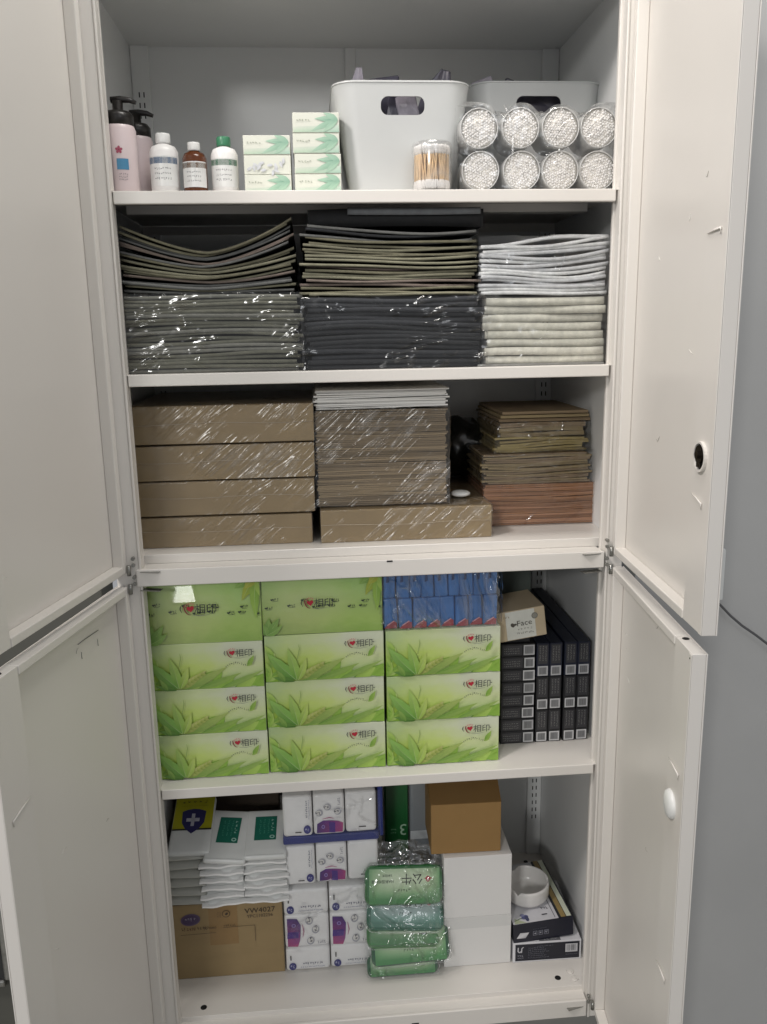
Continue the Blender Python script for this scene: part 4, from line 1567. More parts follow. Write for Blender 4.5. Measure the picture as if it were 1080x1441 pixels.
up = empty('tissue_bundle', 'upper film bundle of six white and purple tissue packs with a blue band', 'tissue bundle', (-0.184, 0.128, -1.0540))
for k, (kind, x, w_) in enumerate((('text', 0.002, 0.0575), ('photo', 0.062, 0.061), ('plain', 0.1255, 0.061))):
    tissue_pack(up, x, 0.0005 + k * .001, w_, 0.0865, kind, k)
    tissue_pack(up, x - 0.002, 0.1085 + k * .0005, w_, 0.0885, kind, k + 3)
bm = bmesh.new()
add_box(bm, -0.002, 0.190, 0.004, 0.10, 0.0885, 0.1065, 0.003, 2)
add_box(bm, 0.1885, 0.199, 0.012, 0.10, 0.09, 0.207, 0.003, 2)
add_box(bm, -0.004, 0.198, 0.06, 0.10, 0.198, 0.21, 0.003, 2)
link('blue_band', bm, M['bluewrap'], up)
shell('film', -0.003, 0.193, -0.0025, 0.1, 0.0, 0.203, M['film'], up, 0.002, 26, 0.006, 41, 'FR')
lo = empty('tissue_bundle', 'lower film bundle of white and purple tissue packs laid sideways, right of the brown carton', 'tissue bundle', (-0.192, 0.126, bF))
for c, (x, w_) in enumerate(((0.001, 0.0895), (0.093, 0.0895))):
    tissue_pack(lo, x, 0.0005, w_, 0.0525, 'text', c, True)
    tissue_pack(lo, x, 0.0540, w_, 0.0760, 'photo', c + 2, True)
    tissue_pack(lo, x, 0.1310, w_, 0.0560, 'text', c + 4, True)
shell('film', -0.002, 0.184, -0.0025, 0.1, 0.0, 0.189, M['film'], lo, 0.002, 26, 0.006, 42, 'FR')

# green package and clear grey pouch behind
gp = empty('green_package', 'tall dark green package with a pale number 3, standing behind the power strips', 'package', (0.050, 0.225, -1.18))
bm = bmesh.new()
add_box(bm, -0.025, 0.026, 0, 0.03, 0, 0.36, 0.006, 3)
link('package_body', bm, paint('dark_green_print', '144a24', 0.25, 0.15, 12, 0.3, 50), gp)
p = Print((-0.024, 0, 0), lift=0.0012)
p.rect(0.002, 0.12, 0.047, 0.35, [lin('0f3a1c'), lin('1c5a2c'), lin('226a36'), lin('0f3a1c')])
p.text('3', 0.044, 0.186, 0.026, 'a4c4a8', rot=pi)
p.squiggle(0.012, 0.172, 0.012, 0.004, '7aa482', 3, seed=2)
p.squiggle(0.010, 0.165, 0.014, 0.003, '7aa482', 3, seed=3)
p.build('package_print', gp)
cp = empty('grey_pouch', 'grey translucent plastic pouch standing between the green package and the brown box', 'pouch', (0.103, 0.225, -1.18))
bm = bmesh.new()
add_box(bm, -0.025, 0.030, 0, 0.02, 0.0, 0.36, 0.007, 3)
link('pouch_body', bm, paint('grey_pouch_plastic', '8d9296', 0.25, 0.08, 6, 0.6, 30), cp)
p = Print((-0.024, 0, 0), lift=0.001)
p.rect(0.0, 0.148, 0.052, 0.168, 'd4d8da')
p.build('white_base', cp)

# white box, brown box
wb = empty('white_box', 'plain white cardboard box standing on the cabinet floor, faint fold line across it', 'box', (0.2015, 0.104, bF))
bm = bmesh.new()
add_box(bm, -0.0695, 0.0695, 0, 0.16, 0, 0.1140, 0.0008, 1)
add_box(bm, -0.0690, 0.0690, 0.0004, 0.16, 0.1142, 0.2520, 0.0008, 1)
link('box_body', bm, paint('white_card', 'dedddb', 0.6, 0.02, 6, 0.1, 150), wb)
bm = bmesh.new()
add_box(bm, -0.0693, 0.0693, -0.0001, 0.0003, 0.088, 0.1138)
link('lid_flap', bm, paint('white_card_flap', 'd3d3d1', 0.6, 0.02), wb)
br = empty('brown_box', 'brown cardboard box with its top flap folded, sitting on the white box', 'box', (0.1795, 0.118, bF + 0.2525), (0, 0, -0.02))
bm = bmesh.new()
add_box(bm, -0.0705, 0.0705, 0, 0.14, 0, 0.1100, 0.001, 1)
link('box_body', bm, M['kraft_dk'], br)
bm = bmesh.new()
vs = [bm.verts.new(c) for c in ((-0.0705, 0.0, 0.1102), (0.0705, 0.0, 0.1102), (0.0705, 0.050, 0.1440), (-0.0705, 0.050, 0.1440))]
bm.faces.new(vs)
r_ = bmesh.ops.solidify(bm, geom=bm.faces[:], thickness=0.0016)
link('top_flap', bm, M['kraft_dk'], br)

# power strips in blister packs
M['green_pk'] = attr_mat('green_pack_print', 0.22, 0.08, 30)


def strip_pack(label, loc, rot, w, h, t, full, seed):
    s = empty('power_strip_pack', label, 'power strip', loc, rot)
    ol = rrect(w, h, min(0.016, h * .3), 6)
    bm = bmesh.new()
    rings = []
    for (ins, y) in ((0.006, -0.002), (0.001, 0.002), (0.0, 0.006), (0.0, t - .003), (0.004, t)):
        k = 1 - ins / (w / 2)
        k2 = 1 - ins / (h / 2)
        rings.append([bm.verts.new((x * k, y, z * k2 + h / 2)) for x, z in ol])
    n = len(ol)
    for A, B in zip(rings, rings[1:]):
        for i in range(n):
            bm.faces.new((A[i], B[i], B[(i + 1) % n], A[(i + 1) % n])).smooth = True
    bm.faces.new(rings[0])
    bm.faces.new(rings[-1][::-1])
    bmesh.ops.recalc_face_normals(bm, faces=bm.faces)
    link('blister', bm, paint('green_blister_%d' % seed, ['2f6e3c', '23604c', '3c763c', '1f5838'][seed % 4], 0.15, 0.12, 20, 0.3, 40, coat=0.6), s)
    p = Print((-w / 2, -0.002, 0), lift=0.0006)
    # soft pale middle on green
    G = ['4c8a52', '7aaa78', 'a6c49a', 'cddcc0'] if seed != 1 else ['2c6a54', '6a9a8c', 'a4bcb8', 'b8c8c8']
    for i in range(16):
        for j in range(8):
            x0, x1 = w * (.05 + .9 * i / 16), w * (.05 + .9 * (i + 1) / 16)
            y0, y1 = h * (.07 + .86 * j / 8), h * (.07 + .86 * (j + 1) / 8)

            def cc(x, y):
                e = max(0, 1 - ((x / w - .5) / .5) ** 4) * max(0, 1 - ((y / h - .68) / .52) ** 2)
                e = min(0.999, max(0, e)) * 3
                a, b = lin(G[int(e)]), lin(G[min(3, int(e) + 1)])
                f = e - int(e)
                return tuple(a[q] * (1 - f) + b[q] * f for q in range(3)) + (1,)
            p.poly([(x0, y0), (x1, y0), (x1, y1), (x0, y1)], [cc(x0, y0), cc(x1, y0), cc(x1, y1), cc(x0, y1)], i == 0 and j == 0)
    # writing is upside down, the pack lies the other way up
    if full:
        def bull(cx, cy, s):
            p.poly([(cx - s, cy + s * .15), (cx - s * .55, cy + s * .25), (cx, cy + s * .75), (cx + s * .5, cy + s * .35), (cx + s * 1.1, cy + s * .1), (cx + s * .55, cy - s * .05), (cx + s * .35, cy - s * .55), (cx, cy - s * .7), (cx - s * .4, cy - s * .45), (cx - s * .5, cy - s * .05)], 'a8283a')
            p.ell(cx, cy - s * .2, s * .25, s * .25, 'd8c8c4')
        bull(w * .80, h * .66, h * .11)
        hh = h * .27
        p.text('公牛', w * .73, h * .80, hh, '1d241f', rot=pi, sx=1.0)
        p.text('10A新国标插座', w * .36, h * .66, h * .085, '2c3a2e', rot=pi)
        p.text('3米线长', w * .34, h * .80, h * .07, '3c4c3e', rot=pi)
        p.squiggle(w * .41, h * .36, w * .17, h * .07, '2c3a2e', 5, seed=6)
    p.build('pack_print', s, M['green_pk'])
    bm = bmesh.new()
    o2 = [(x * 1.03, z * 1.07 + h / 2) for x, z in ol]
    add_tube(bm, [(x, 0.004, z) for x, z in o2] + [(o2[0][0], 0.004, o2[0][1])], 0.0012, 5)
    link('blister_rim', bm, M['film_tub'], s)
    shell('film', -w * .51, w * .51, -0.006, t * .5, 0.0, h, M['film_lively'], s, 0.003, 25, 0.006, 60 + seed, 'F', 0.002)
    return s


strip_pack('green power strip pack on top of the leaning pile, pale band with red mark', (0.050, 0.088, -1.0880), (radians(-22), 0.065, 0.03), 0.158, 0.076, 0.040, True, 0)
strip_pack('teal green power strip pack, second in the leaning pile', (0.052, 0.084, -1.1420), (radians(-42), 0.09, 0.0), 0.158, 0.078, 0.030, True, 1)
strip_pack('light green power strip pack, third down in the leaning pile', (0.048, 0.082, -1.1780), (radians(-48), 0.03, -0.02), 0.150, 0.074, 0.028, False, 2)
strip_pack('green power strip pack sticking out to the right below the pile, beside the white box', (0.062, 0.076, -1.2150), (radians(-24), -0.03, 0.0), 0.160, 0.074, 0.028, True, 3)
strip_pack('dark green power strip pack at the very bottom of the pile on the cabinet floor', (0.046, 0.088, bF + 0.002), (radians(-30), 0.0, 0.0), 0.146, 0.04, 0.040, False, 3)
# clear bag crest above the strips
bm = bmesh.new()
nx, ny = 26, 10
g = []
for j in range(ny + 1):
    row = []
    for i in range(nx + 1):
        u, v = i / nx, j / ny
        hgt = 0.048 * (sin(pi * u) ** .5) * (1 - .3 * u) + 0.010 * noise.noise(Vector((u * 4, 0, 3)))
        row.append(bm.verts.new((-0.076 + 0.152 * u, 0.03 * v + 0.008 * noise.noise(Vector((u * 7, v * 5, 1))), hgt * v + 0.003 * noise.noise(Vector((u * 12, v * 9, 5))))))
    g.append(row)
for j in range(ny):
    for i in range(nx):
        bm.faces.new((g[j][i], g[j][i + 1], g[j + 1][i + 1], g[j + 1][i])).smooth = True
tag(link('plastic_bag', bm, film('smoky_bag_film', 0.06, 0.08, 20, 1.0, 0.01, white=0.16), None, loc=(0.055, 0.120, -1.022)), 'empty crumpled clear plastic bag rising behind the topmost power strip pack', 'bag')

# device boxes and ashtray at the right
M['whitecard'] = paint('white_box_card', 'dadade', 0.5, 0.02)
M['navy2'] = paint('navy_box_front', '1a1c2b', 0.4, 0.1)


def dev_box(label, loc, rot, w, d, h, draw_front, draw_top, frontmat):
    t = empty('device_box', label, 'box', loc, rot)
    bm = bmesh.new()
    add_box(bm, -w / 2, w / 2, 0, d, 0, h, 0.0008, 1)
    link('box_body', bm, frontmat, t)
    p = Print((-w / 2, 0, 0), lift=0.0005)
    draw_front(p, w, h)
    p.build('front_print', t, M['print'])
    p = Print((-w / 2, 0, h), (1, 0, 0), (0, 1, 0), lift=0.0005)
    draw_top(p, w, d)
    p.build('top_print', t, M['print'])
    return t


def f1(p, w, h):
    p.rect(.0045, .004, w - .004, h - .003, '1b1d2a')
    # brand mark: two hooked letters
    p.stroke([(.0105, .036), (.0100, .027), (.0135, .024), (.017, .027)], .0024, 'c6c6cc')
    p.stroke([(.0175, .0235), (.0178, .034), (.0215, .0365)], .0022, 'c6c6cc')
    p.squiggle(.0095, .0135, .0125, .005, '9a9aa4', 3, seed=2)
    p.squiggle(.0095, .0085, .0125, .004, '9a9aa4', 4, seed=3)
    for k in range(6):
        p.squiggle(.031, .0095 + k * .0047, .045 - (k % 3) * .006, .0026, '80828e', 14 - k, seed=10 + k)
    p.squiggle(.050, .037, .034, .0022, '80828e', 10, seed=31)
    p.rect(w - .034, .020, w - .0085, .0395, 'c9c9cd')
    r = random.Random(3)
    x = w - .031
    while x < w - .012:
        p.rect(x, .0225, x + r.uniform(.0005, .0012), .037, '3c3d46', False)
        x += r.uniform(.0013, .0026)
    p.squiggle(w - .034, .0135, .026, .0022, '80828e', 10, seed=34)


def t1(p, w, h):
    p.rect(.055, .002, .10, .011, '6b6c70')
    p.squiggle(.058, .004, .038, .005, 'b7b8bc', 6, seed=5)


def f2(p, w, h):
    p.poly([(.006, .012), (.014, .024), (.033, .0225), (.025, .0105)], [lin('d9d9dc'), lin('c4c4c8'), lin('d9d9dc'), lin('a9a9ae')])
    for k, x in enumerate((.041, .053, .065)):
        p.rect(x, .0135, x + .009, .024, '80828e')
        p.rect(x + .001, .0145, x + .008, .023, '2b2d3c')
        p.squiggle(x + .002, .0155, .005, .006, 'b9bac4', 1, seed=k)
    p.squiggle(.041, .0285, .03, .002, '6a6c78', 9, seed=7)


def t2(p, w, h):
    p.rect(.001, .001, w * .76, h - .001, 'd9d9de')
    p.poly([(.004, .002), (.03, .002), (.016, .012), (.008, .018)], 'b9c2a4')
    p.stroke([(.006, .010), (.020, .016), (.034, .012)], [.001, .003, .001], '6a7a5e')
    p.ell(.030, .018, .008, .006, '5a5f8a', rot=.5)
    p.ell(.033, .013, .004, .008, '40456a')
    p.ell(.026, .024, .005, .004, '8a8fb4')
    p.rect(.066, .016, .078, .019, '2a2b38')
    p.squiggle(.070, .030, .016, .010, '3c3d48', 3, seed=2)
    p.rect(w * .70, .004, w * .71, h * .5, '6a6b72')
    p.rect(w * .77, .001, w * .80, h - .001, '33363a')
    p.rect(w * .80, .001, w * .88, h - .001, 'a08a5a')
    p.rect(w * .89, .001, w * .97, h - .001, 'd6dcc8')


dev_box('white box with a navy front and barcode, on the cabinet floor at the right', (0.347, 0.100, bF), (0, 0, -0.015), 0.143, 0.19, 0.046, f1, t1, M['whitecard'])
dev_box('navy box with white top and small icons, lying on the barcode box under the ashtray', (0.341, 0.106, bF + 0.0468), (0, -0.045, 0.06), 0.128, 0.19, 0.044, f2, t2, M['navy2'])
ash = empty('ashtray', 'round white ceramic ashtray with a notch in its rim, on the navy box', 'ashtray', (0.3235, 0.185, bF + 0.0975), (0.02, -0.04, 0.3))
bm = bmesh.new()
n = 40
prof = [(0.001, 0.003), (0.035, 0.003), (0.041, 0.010), (0.0430, 0.0300), (0.0435, 0.0340), (0.0455, 0.0360), (0.0478, 0.0345), (0.0480, 0.0300), (0.0470, 0.006), (0.044, 0.0), (0.001, 0.0)]
rings = []
for r_, z_ in prof:
    ring = []
    for k in range(n):
        a = 2 * pi * k / n
        dz = 0
        if z_ > 0.025:
            for a0 in (radians(215), radians(95), radians(335)):
                da = (a - a0 + pi) % (2 * pi) - pi
                if abs(da) < 0.16:
                    dz = -0.009 * cos(da / 0.16 * pi / 2)
        ring.append(bm.verts.new((r_ * cos(a), r_ * sin(a), z_ + dz)))
    rings.append(ring)
for A, B in zip(rings, rings[1:]):
    for k in range(n):
        bm.faces.new((A[k], A[(k + 1) % n], B[(k + 1) % n], B[k])).smooth = True
bmesh.ops.recalc_face_normals(bm, faces=bm.faces)
link('dish', bm, paint('white_ceramic', 'e2e0dd', 0.2, 0.02, 8, 0.03), ash)

# ------------------------------------------------------------------ top shelf
t1z = Z1 + 0.0006


def pump_bottle(label, x, y, s, rotz, body_mat, flower):
    t = empty('pump_bottle', label, 'bottle', (x, y, t1z), (0, 0, rotz))
    bm = bmesh.new()
    add_lathe(bm, [(0.001, 0), (0.0225 * s, 0), (0.0245 * s, 0.004), (0.0245 * s, 0.094 * s), (0.021 * s, 0.104 * s), (0.012 * s, 0.109 * s), (0.012 * s, 0.112 * s)], 32)
    link('bottle_body', bm, body_mat, t)
    bm = bmesh.new()
    add_lathe(bm, [(0.0225 * s, 0.100 * s), (0.0225 * s, 0.115 * s), (0.018 * s, 0.121 * s), (0.008 * s, 0.123 * s), (0.008 * s, 0.137 * s)], 24)
    add_tube(bm, [(-0.010 * s, 0, 0.1385 * s), (0.004 * s, 0, 0.1395 * s), (0.018 * s, 0, 0.1385 * s), (0.028 * s, 0, 0.1345 * s)], [0.0050 * s, 0.0052 * s, 0.0042 * s, 0.0028 * s], 8)
    link('pump_head', bm, M['pump'], t)
    if flower:
        def bend(p):
            a = p.x / 0.0250
            return Vector((0.02495 * sin(a) - (p.y) * 0, -0.02495 * cos(a), p.z))
        p = Print((0, 0, 0), bend=bend)
        for k in range(5):
            a = 2 * pi * k / 5 + .3
            p.ell(0.0015 + 0.0032 * cos(a), 0.0625 + 0.0032 * sin(a), 0.0026, 0.002, 'a84a62', 10, a, nl=False)
        p.ell(0.0015, 0.0625, 0.0012, 0.0012, '7a2a3c')
        for k in range(6):
            p.rect(-0.003 + k * .003, 0.034, k * .003, 0.050, '4a8ab0', False)
        for k in range(3):
            p.squiggle(-0.001, 0.026 - k * .004, 0.014, 0.0028, '8a7a80', 5, seed=k)
        p.build('label_print', t)
    return t


pump_bottle('pinkish white pump bottle with a flower and blue label, far left of the top shelf', -0.380, 0.055, 1.0, 0.0, M['bottle_pink'], True)
pump_bottle('pinkish white pump bottle with black pump, standing behind the flower-labelled one', -0.366, 0.125, 0.98, 0.05, M['bottle_pink'], False)


def round_bottle(label, x, y, r, h, body, cap, label_col, seed):
    t = empty('bottle', label, 'bottle', (x, y, t1z))
    bm = bmesh.new()
    add_lathe(bm, [(0.001, 0), (r * .93, 0), (r, 0.003), (r, h * .70), (r * .82, h * .79), (r * .42, h * .83), (r * .42, h * .86)], 32)
    link('bottle_body', bm, body, t)
    bm = bmesh.new()
    add_lathe(bm, [(r * .50, h * .84), (r * .52, h * .86), (r * .52, h * .98), (r * .47, h), (0.001, h)], 24)
    link('bottle_cap', bm, cap, t)

    def bend(p):
        a = p.x / r
        return Vector(((r + .0003) * sin(a), -(r + .0003) * cos(a), p.z))
    p = Print((0, 0, 0), bend=bend)
    for k in range(12):
        x0 = -r * 1.2 + k * r * .2
        p.rect(x0, h * .14, x0 + r * .2, h * .62, 'e4e4e2', k == 0)
    for k in range(12):
        x0 = -r * 1.2 + k * r * .2
        p.rect(x0, h * .50, x0 + r * .2, h * .60, label_col, k == 0)
    for k in range(3):
        p.squiggle(-r * .6, h * (.40 - .08 * k), r * 1.2, h * .04, '6a6a6e', 8, seed=seed + k)
    p.build('label_print', t)


caps = [paint('white_cap', 'dcdcda', 0.35), paint('green_cap', '3c7a5a', 0.35), paint('blue_cap', '3c5a8a', 0.35)]
round_bottle('white round bottle with white cap and blue band, right of the pump bottles', -0.318, 0.075, 0.0225, 0.094, M['bottle_w'], caps[0], '6a8cb4', 1)
round_bottle('brown bottle with white cap and pale label, between two white bottles', -0.270, 0.070, 0.0190, 0.080, M['brownglass'], caps[0], '8a6a4a', 2)
round_bottle('white round bottle with green cap, left of the small pale boxes', -0.224, 0.080, 0.0215, 0.090, M['bottle_w'], caps[1], '5a9a7a', 3)


def small_box(label, x, z, w, h, d, seed, kind=0, rz=0.0):
    t = empty('small_box', label, 'box', (x, 0.050, z), (0, 0, rz))
    bm = bmesh.new()
    add_box(bm, -w / 2, w / 2, 0, d, 0, h, 0.0008, 1)
    link('carton', bm, M['palecard'], t)
    p = Print((-w / 2, 0, 0), lift=0.0005)
    if kind == 0:
        p.poly([(0.001, 0.001), (w - .001, .001), (w - .001, h * .4), (.001, h * .3)], [lin('b8ccb4'), lin('9cbcaa'), lin('c4d2c4'), lin('d0d4c8')])
        for a, L, c in ((172, .50, '5e927c'), (196, .62, '7aa68c'), (150, .34, '88b09a'), (212, .4, '9abca4')):
            p.leaf(w * .97, h * .62, w * L, h * .28, radians(a), c, 'a9c6b0', '8ab09a', 0.08)
        p.squiggle(w * .08, h * .55, w * .3, h * .12, 'a4aa9a', 5, seed=seed)
    else:
        for i in range(14):
            r = random.Random(seed * 20 + i)
            p.leaf(w * r.random() * .9, h * r.uniform(.1, .7), w * .14, h * .16, r.random() * 6, 'b9bcc0', 'd4d6da', 'c6c9cc', 0.1, n=4)
    p.build('printed_front', t)
    return t


M['palecard'] = paint('pale_green_card', 'd2d4c8', 0.45, 0.03)
names = ['lowest', 'second from the bottom', 'second from the top', 'topmost']
for i in range(4):
    small_box('pale green leaf-print carton, %s in the pile touching the white basket' % names[i], -0.0755 + 0.001 * (i % 2) - 0.0006 * i, t1z + i * 0.0302, 0.0735, 0.0298, 0.12, i)
nm = ['lowest', 'middle', 'topmost']
for i in range(3):
    small_box('pale carton with faint %s print, %s in the shorter pale pile' % ('leaf' if i != 1 else 'grey', nm[i]), -0.1545, t1z + i * 0.0292 - 0.00, 0.0735, 0.0288, 0.12, 10 + i, 1 if i == 1 else 0)

# baskets


def basket(label, loc, wb_, wt, db, dt, h, slot_z, slot_w, slot_h, rz=0):
    t = empty('white_basket', label, 'basket', loc, (0, 0, rz))
    bm = bmesh.new()
    levels = 14
    N_ = 8

    def ring(k, inset, z):
        w_ = wb_ + (wt - wb_) * k - 2 * inset
        d_ = db + (dt - db) * k - 2 * inset
        rr_ = 0.022 + 0.016 * k
        return [bm.verts.new((x, y, z)) for x, y in rrect(w_, d_, rr_, N_)]
    outer = [ring(i / levels, 0, h * i / levels) for i in range(levels + 1)]
    lip = [ring(1.0, -0.0012, h + 0.0002), ring(1.0, -0.001, h + 0.0025), ring(1.0, 0.001, h + 0.0034), ring(1.0, 0.0028, h + 0.002)]
    inner = [ring(i / levels, 0.0026, max(0.003, h * i / levels)) for i in range(levels, -1, -1)]
    rings = outer + lip + inner
    n = len(rings[0])
    for A, B in zip(rings, rings[1:]):
        for i in range(n):
            bm.faces.new((A[i], A[(i + 1) % n], B[(i + 1) % n], B[i])).smooth = True
    bm.faces.new(outer[0][::-1])
    bm.faces.new(inner[-1])
    bmesh.ops.recalc_face_normals(bm, faces=bm.faces)
    body = link('basket_body', bm, M['basket'], t)
    bm = bmesh.new()
    ol = rrect(slot_w, slot_h, slot_h * .42, 8)
    A = [bm.verts.new((x, -dt, z + slot_z)) for x, z in ol]
    B = [bm.verts.new((x, 0, z + slot_z)) for x, z in ol]
    nn = len(ol)
    for i in range(nn):
        bm.faces.new((A[i], A[(i + 1) % nn], B[(i + 1) % nn], B[i]))
    bm.faces.new(A[::-1])
    bm.faces.new(B)
    bmesh.ops.recalc_face_normals(bm, faces=bm.faces)
    cut = link('cut', bm, M['basket'], t)
    md = body.modifiers.new('b', 'BOOLEAN')
    md.operation = 'DIFFERENCE'
    md.object = cut
    md.solver = 'EXACT'
    bpy.context.view_layer.update()
    dg = bpy.context.evaluated_depsgraph_get()
    me = bpy.data.meshes.new_from_object(body.evaluated_get(dg))
    body.modifiers.clear()
    me.set_sharp_from_angle(angle=radians(32))
    body.data = me
    cm = cut.data
    bpy.data.objects.remove(cut)
    bpy.data.meshes.remove(cm)
    return t


BK1 = (0.0625, 0.165, t1z)
basket('white plastic basket with an oval handle slot, in the middle of the top shelf', BK1, 0.170, 0.222, 0.17, 0.215, 0.1665, 0.1335, 0.0700, 0.0270, 0.0)
BK2 = (0.318, 0.30, t1z)
basket('white plastic basket at the back right, mostly hidden behind the cotton swab tubs', BK2, 0.178, 0.236, 0.17, 0.215, 0.2020, 0.1680, 0.080, 0.0270, 0.0)
M['foil'] = paint('dark_print_pouch', '3c3a46', 0.3, 0.5, 25, 0.6, 60)
M['foil2'] = paint('pale_print_pouch', '8f8a94', 0.3, 0.4, 25, 0.6, 60)
k = 0
for bx, (x, y, z, w_, h_, rx, ry, m_) in [(BK1, (-0.078, -0.02, 0.062, 0.030, 0.150, 0, 0.10, 'foil2')), (BK1, (-0.020, -0.02, 0.088, 0.070, 0.106, .1, -0.12, 'foil')),
                                          (BK1, (0.030, -0.02, 0.067, 0.050, 0.150, 0, 0.36, 'foil')), (BK1, (0.02, -0.073, 0.088, 0.035, 0.07, 0, -.2, 'foil2')),
                                          (BK1, (-0.015, -0.071, 0.088, 0.035, 0.07, 0, .2, 'foil')),
                                          (BK2, (-0.058, -0.01, 0.112, 0.050, 0.120, .1, 0.35, 'foil')), (BK2, (-0.050, -0.03, 0.112, 0.040, 0.120, .1, -0.35, 'foil2')),
                                          (BK2, (0.045, -0.02, 0.115, 0.070, 0.116, 0, 0.60, 'foil')), (BK2, (0.0, -0.07, 0.125, 0.10, 0.065, 0, 0, 'foil'))]:
    k += 1
    bm = bmesh.new()
    vs = add_box(bm, -w_ / 2, w_ / 2, -0.004, 0.004, 0, h_, 0.002, 1)
    bmesh.ops.subdivide_edges(bm, edges=[e for e in bm.edges if e.calc_length() > 0.02], cuts=3, use_grid_fill=True)
    for v in bm.verts:
        v.co.y += 0.004 * noise.noise(v.co * 40 + Vector((k, 0, 0)))
        if v.co.z > h_ * .9 and k in (1, 3, 8):
            v.co.x *= 0.35
    o = link('pouch', bm, M[m_], None, False, loc=(bx[0] + x, bx[1] + y, bx[2] + z), rot=(rx, ry, 0))
    tag(o, ['pale printed sachet with a pointed top at the left rim of the middle basket', 'dark printed sachet just clearing the rim of the middle basket',
            'dark pointed sachet leaning right over the rim of the middle basket', 'pale sachet seen through the right of the middle basket slot',
            'dark sachet seen through the left of the middle basket slot', 'dark sachet tilted over the left rim of the back right basket',
            'pale sachet tilted over the left rim of the back right basket', 'dark pointed sachet over the right rim of the back right basket',
            'dark sachet behind the slot of the back right basket'][k - 1], 'pouch',
        'sachets in the middle basket' if bx is BK1 else 'sachets in the back right basket')

# standing swab tub
st = empty('swab_tub', 'clear tub of wooden-stick cotton swabs standing upright in front of the white basket', 'swab tub', (0.106, 0.045, t1z))
rs = random.Random(21)
bm = bmesh.new()
bt = bmesh.new()
R_ = 0.0275
for k in range(170):
    a = rs.random() * 2 * pi
    rad = R_ * (0.98 if k < 95 else rs.random() ** .5 * .9)
    a2 = a + rs.uniform(-.35, .35)
    p0 = Vector((rad * cos(a), rad * sin(a), 0.005))
    p1 = Vector((rad * cos(a2), rad * sin(a2), 0.066 + rs.uniform(-.001, .001)))
    add_cyl(bm, p0, p1, 0.00105, n=5, cap=False)
    dd = (p1 - p0).normalized()
    for q, s_ in ((p0, 1), (p1, -1)):
        add_tube(bt, [q - dd * 0.0022 * s_, q + dd * 0.001 * s_, q + dd * 0.007 * s_, q + dd * 0.0115 * s_], [0.0010, 0.0023, 0.0025, 0.0011], 6)
so = link('swab_sticks', bm, M['stick'], st)
so['kind'] = 'stuff'
so = link('swab_tips', bt, M['cotton'], st)
so['kind'] = 'stuff'
bm = bmesh.new()
add_lathe(bm, [(0.0305, 0), (0.0315, 0.002), (0.0315, 0.066), (0.0305, 0.072), (0.0285, 0.0735), (0.001, 0.0737)], 40, closed_top=False)
link('tub_wall', bm, M['film_tub'], st)
bm = bmesh.new()
add_lathe(bm, [(0.0318, 0.060), (0.0323, 0.0605), (0.0323, 0.0665), (0.0312, 0.0725), (0.029, 0.0745), (0.001, 0.0747)], 40, closed_top=False)
link('tub_lid', bm, film('frosted_lid', 0.05, 0.2, 30, 0.2, 0.001, white=0.25), st)

# eight tubs in shrink wrap, ends facing out
sp = empty('swab_tub_pack', 'shrink-wrapped pack of eight round cotton swab tubs lying with their ends out', 'swab pack', (0.282, 0.040, t1z))
bm = bmesh.new()
r = random.Random(31)
Rm = 0.0270
step = 0.0043
pts = []
row = 0
y = -Rm
while y < Rm:
    x = -Rm + (row % 2) * step / 2
    while x < Rm:
        if x * x + y * y < (Rm) ** 2:
            pts.append((x + r.uniform(-.0005, .0005), y + r.uniform(-.0005, .0005)))
        x += step
    y += step * .88
    row += 1
for x, z in pts:
    yy = r.uniform(0.001, 0.0042)
    rr_ = 0.00225 * r.uniform(.92, 1.05)
    tiltx, tiltz = r.uniform(-.0006, .0006), r.uniform(-.0006, .0006)
    add_tube(bm, [(x + tiltx, yy, z + tiltz), (x + tiltx, yy + 0.0006, z + tiltz), (x, yy + 0.0022, z), (x, yy + 0.010, z)], [0.0007, rr_ * .72, rr_, rr_ * .9], 7)
tips = bpy.data.meshes.new('swab_heads')
bm.to_mesh(tips)
bm.free()
tips.materials.append(M['cotton'])
bm = bmesh.new()
add_lathe(bm, [(0.0001, 0.0045), (0.0285, 0.0046), (0.0286, 0.0765)], 28, axis='Y', closed_top=False)
bf = bmesh.new()
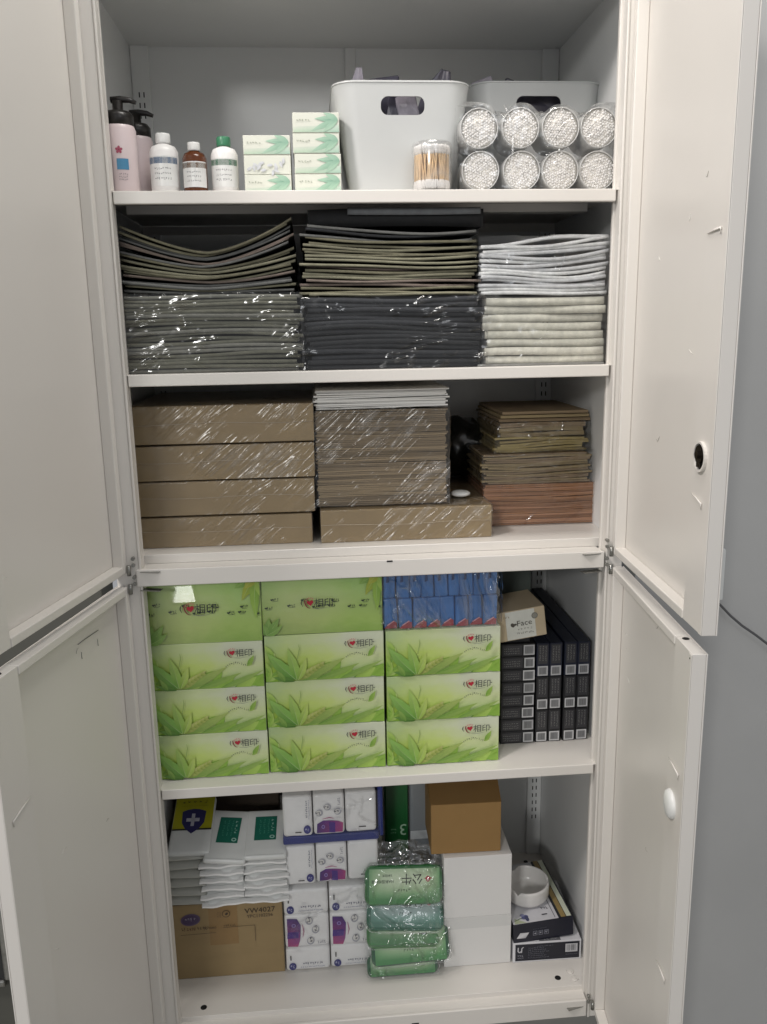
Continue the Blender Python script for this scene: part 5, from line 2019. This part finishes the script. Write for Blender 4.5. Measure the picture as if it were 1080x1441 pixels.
add_lathe(bf, [(0.0001, 0.078), (0.0288, 0.0775), (0.0305, 0.0765), (0.0308, 0.004), (0.0304, 0.0012), (0.0298, 0.0002), (0.0290, 0.0010), (0.0288, 0.004)], 36, axis='Y', closed_top=False)
tubm = bpy.data.meshes.new('tub')
bf.to_mesh(tubm)
bf.free()
tubm.materials.append(paint('milky_tub', 'cfcfcd', 0.3, 0.03))
fill = bpy.data.meshes.new('swab_bundle')
bm.to_mesh(fill)
bm.free()
fill.materials.append(paint('swab_bundle_side', 'e0dcd4', 0.9, 0.1, 200))
ctr = [(-0.1000, 0.0955), (-0.0335, 0.0965), (0.0320, 0.0970), (0.0950, 0.0970), (-0.0975, 0.0318), (-0.0305, 0.0320), (0.0330, 0.0320), (0.0950, 0.0320)]
for i, (x, z) in enumerate(ctr):
    for j, (nm_, me_) in enumerate((('tub', tubm),)):
        tbx = bpy.data.objects.new('tub', tubm)
        COL.objects.link(tbx)
        tbx.parent = sp
        tbx.location = (x, 0, z)
        tbx.rotation_euler = (0, r.random() * 6, 0)
        for nm2, me2 in (('swab_heads', tips), ('swab_bundle', fill)):
            q_ = bpy.data.objects.new(nm2, me2)
            COL.objects.link(q_)
            q_.parent = tbx
            q_['kind'] = 'stuff'
            if nm2 == 'swab_heads':
                q_.rotation_euler = (0, r.random() * 6, 0)


def pushw(q):
    k = max(0.0, 1 - q.y / 0.02) if q.y >= -0.01 else 1
    dz = 0
    for cx in (-0.067, -0.001, 0.064):
        dz += 0.016 * math.exp(-((q.x - cx) / 0.014) ** 2)
    if q.z > 0.12:
        q.z -= dz
    return q


shell('shrink_wrap', -0.1325, 0.1265, -0.0035, 0.082, 0.0008, 0.1295, M['film'], sp, 0.003, 16, 0.005, 71, 'FTLR', 0.0, pushw)
bm = bmesh.new()
add_tube(bm, [(-0.062, -0.006, 0.128), (-0.055, -0.008, 0.115), (-0.048, -0.007, 0.09), (-0.047, -0.006, 0.06), (-0.050, -0.006, 0.035), (-0.056, -0.005, 0.02)], [.0012, .002, .0016, .002, .0013, .0006], 6)
link('wrap_seam', bm, M['film_tub'], sp)
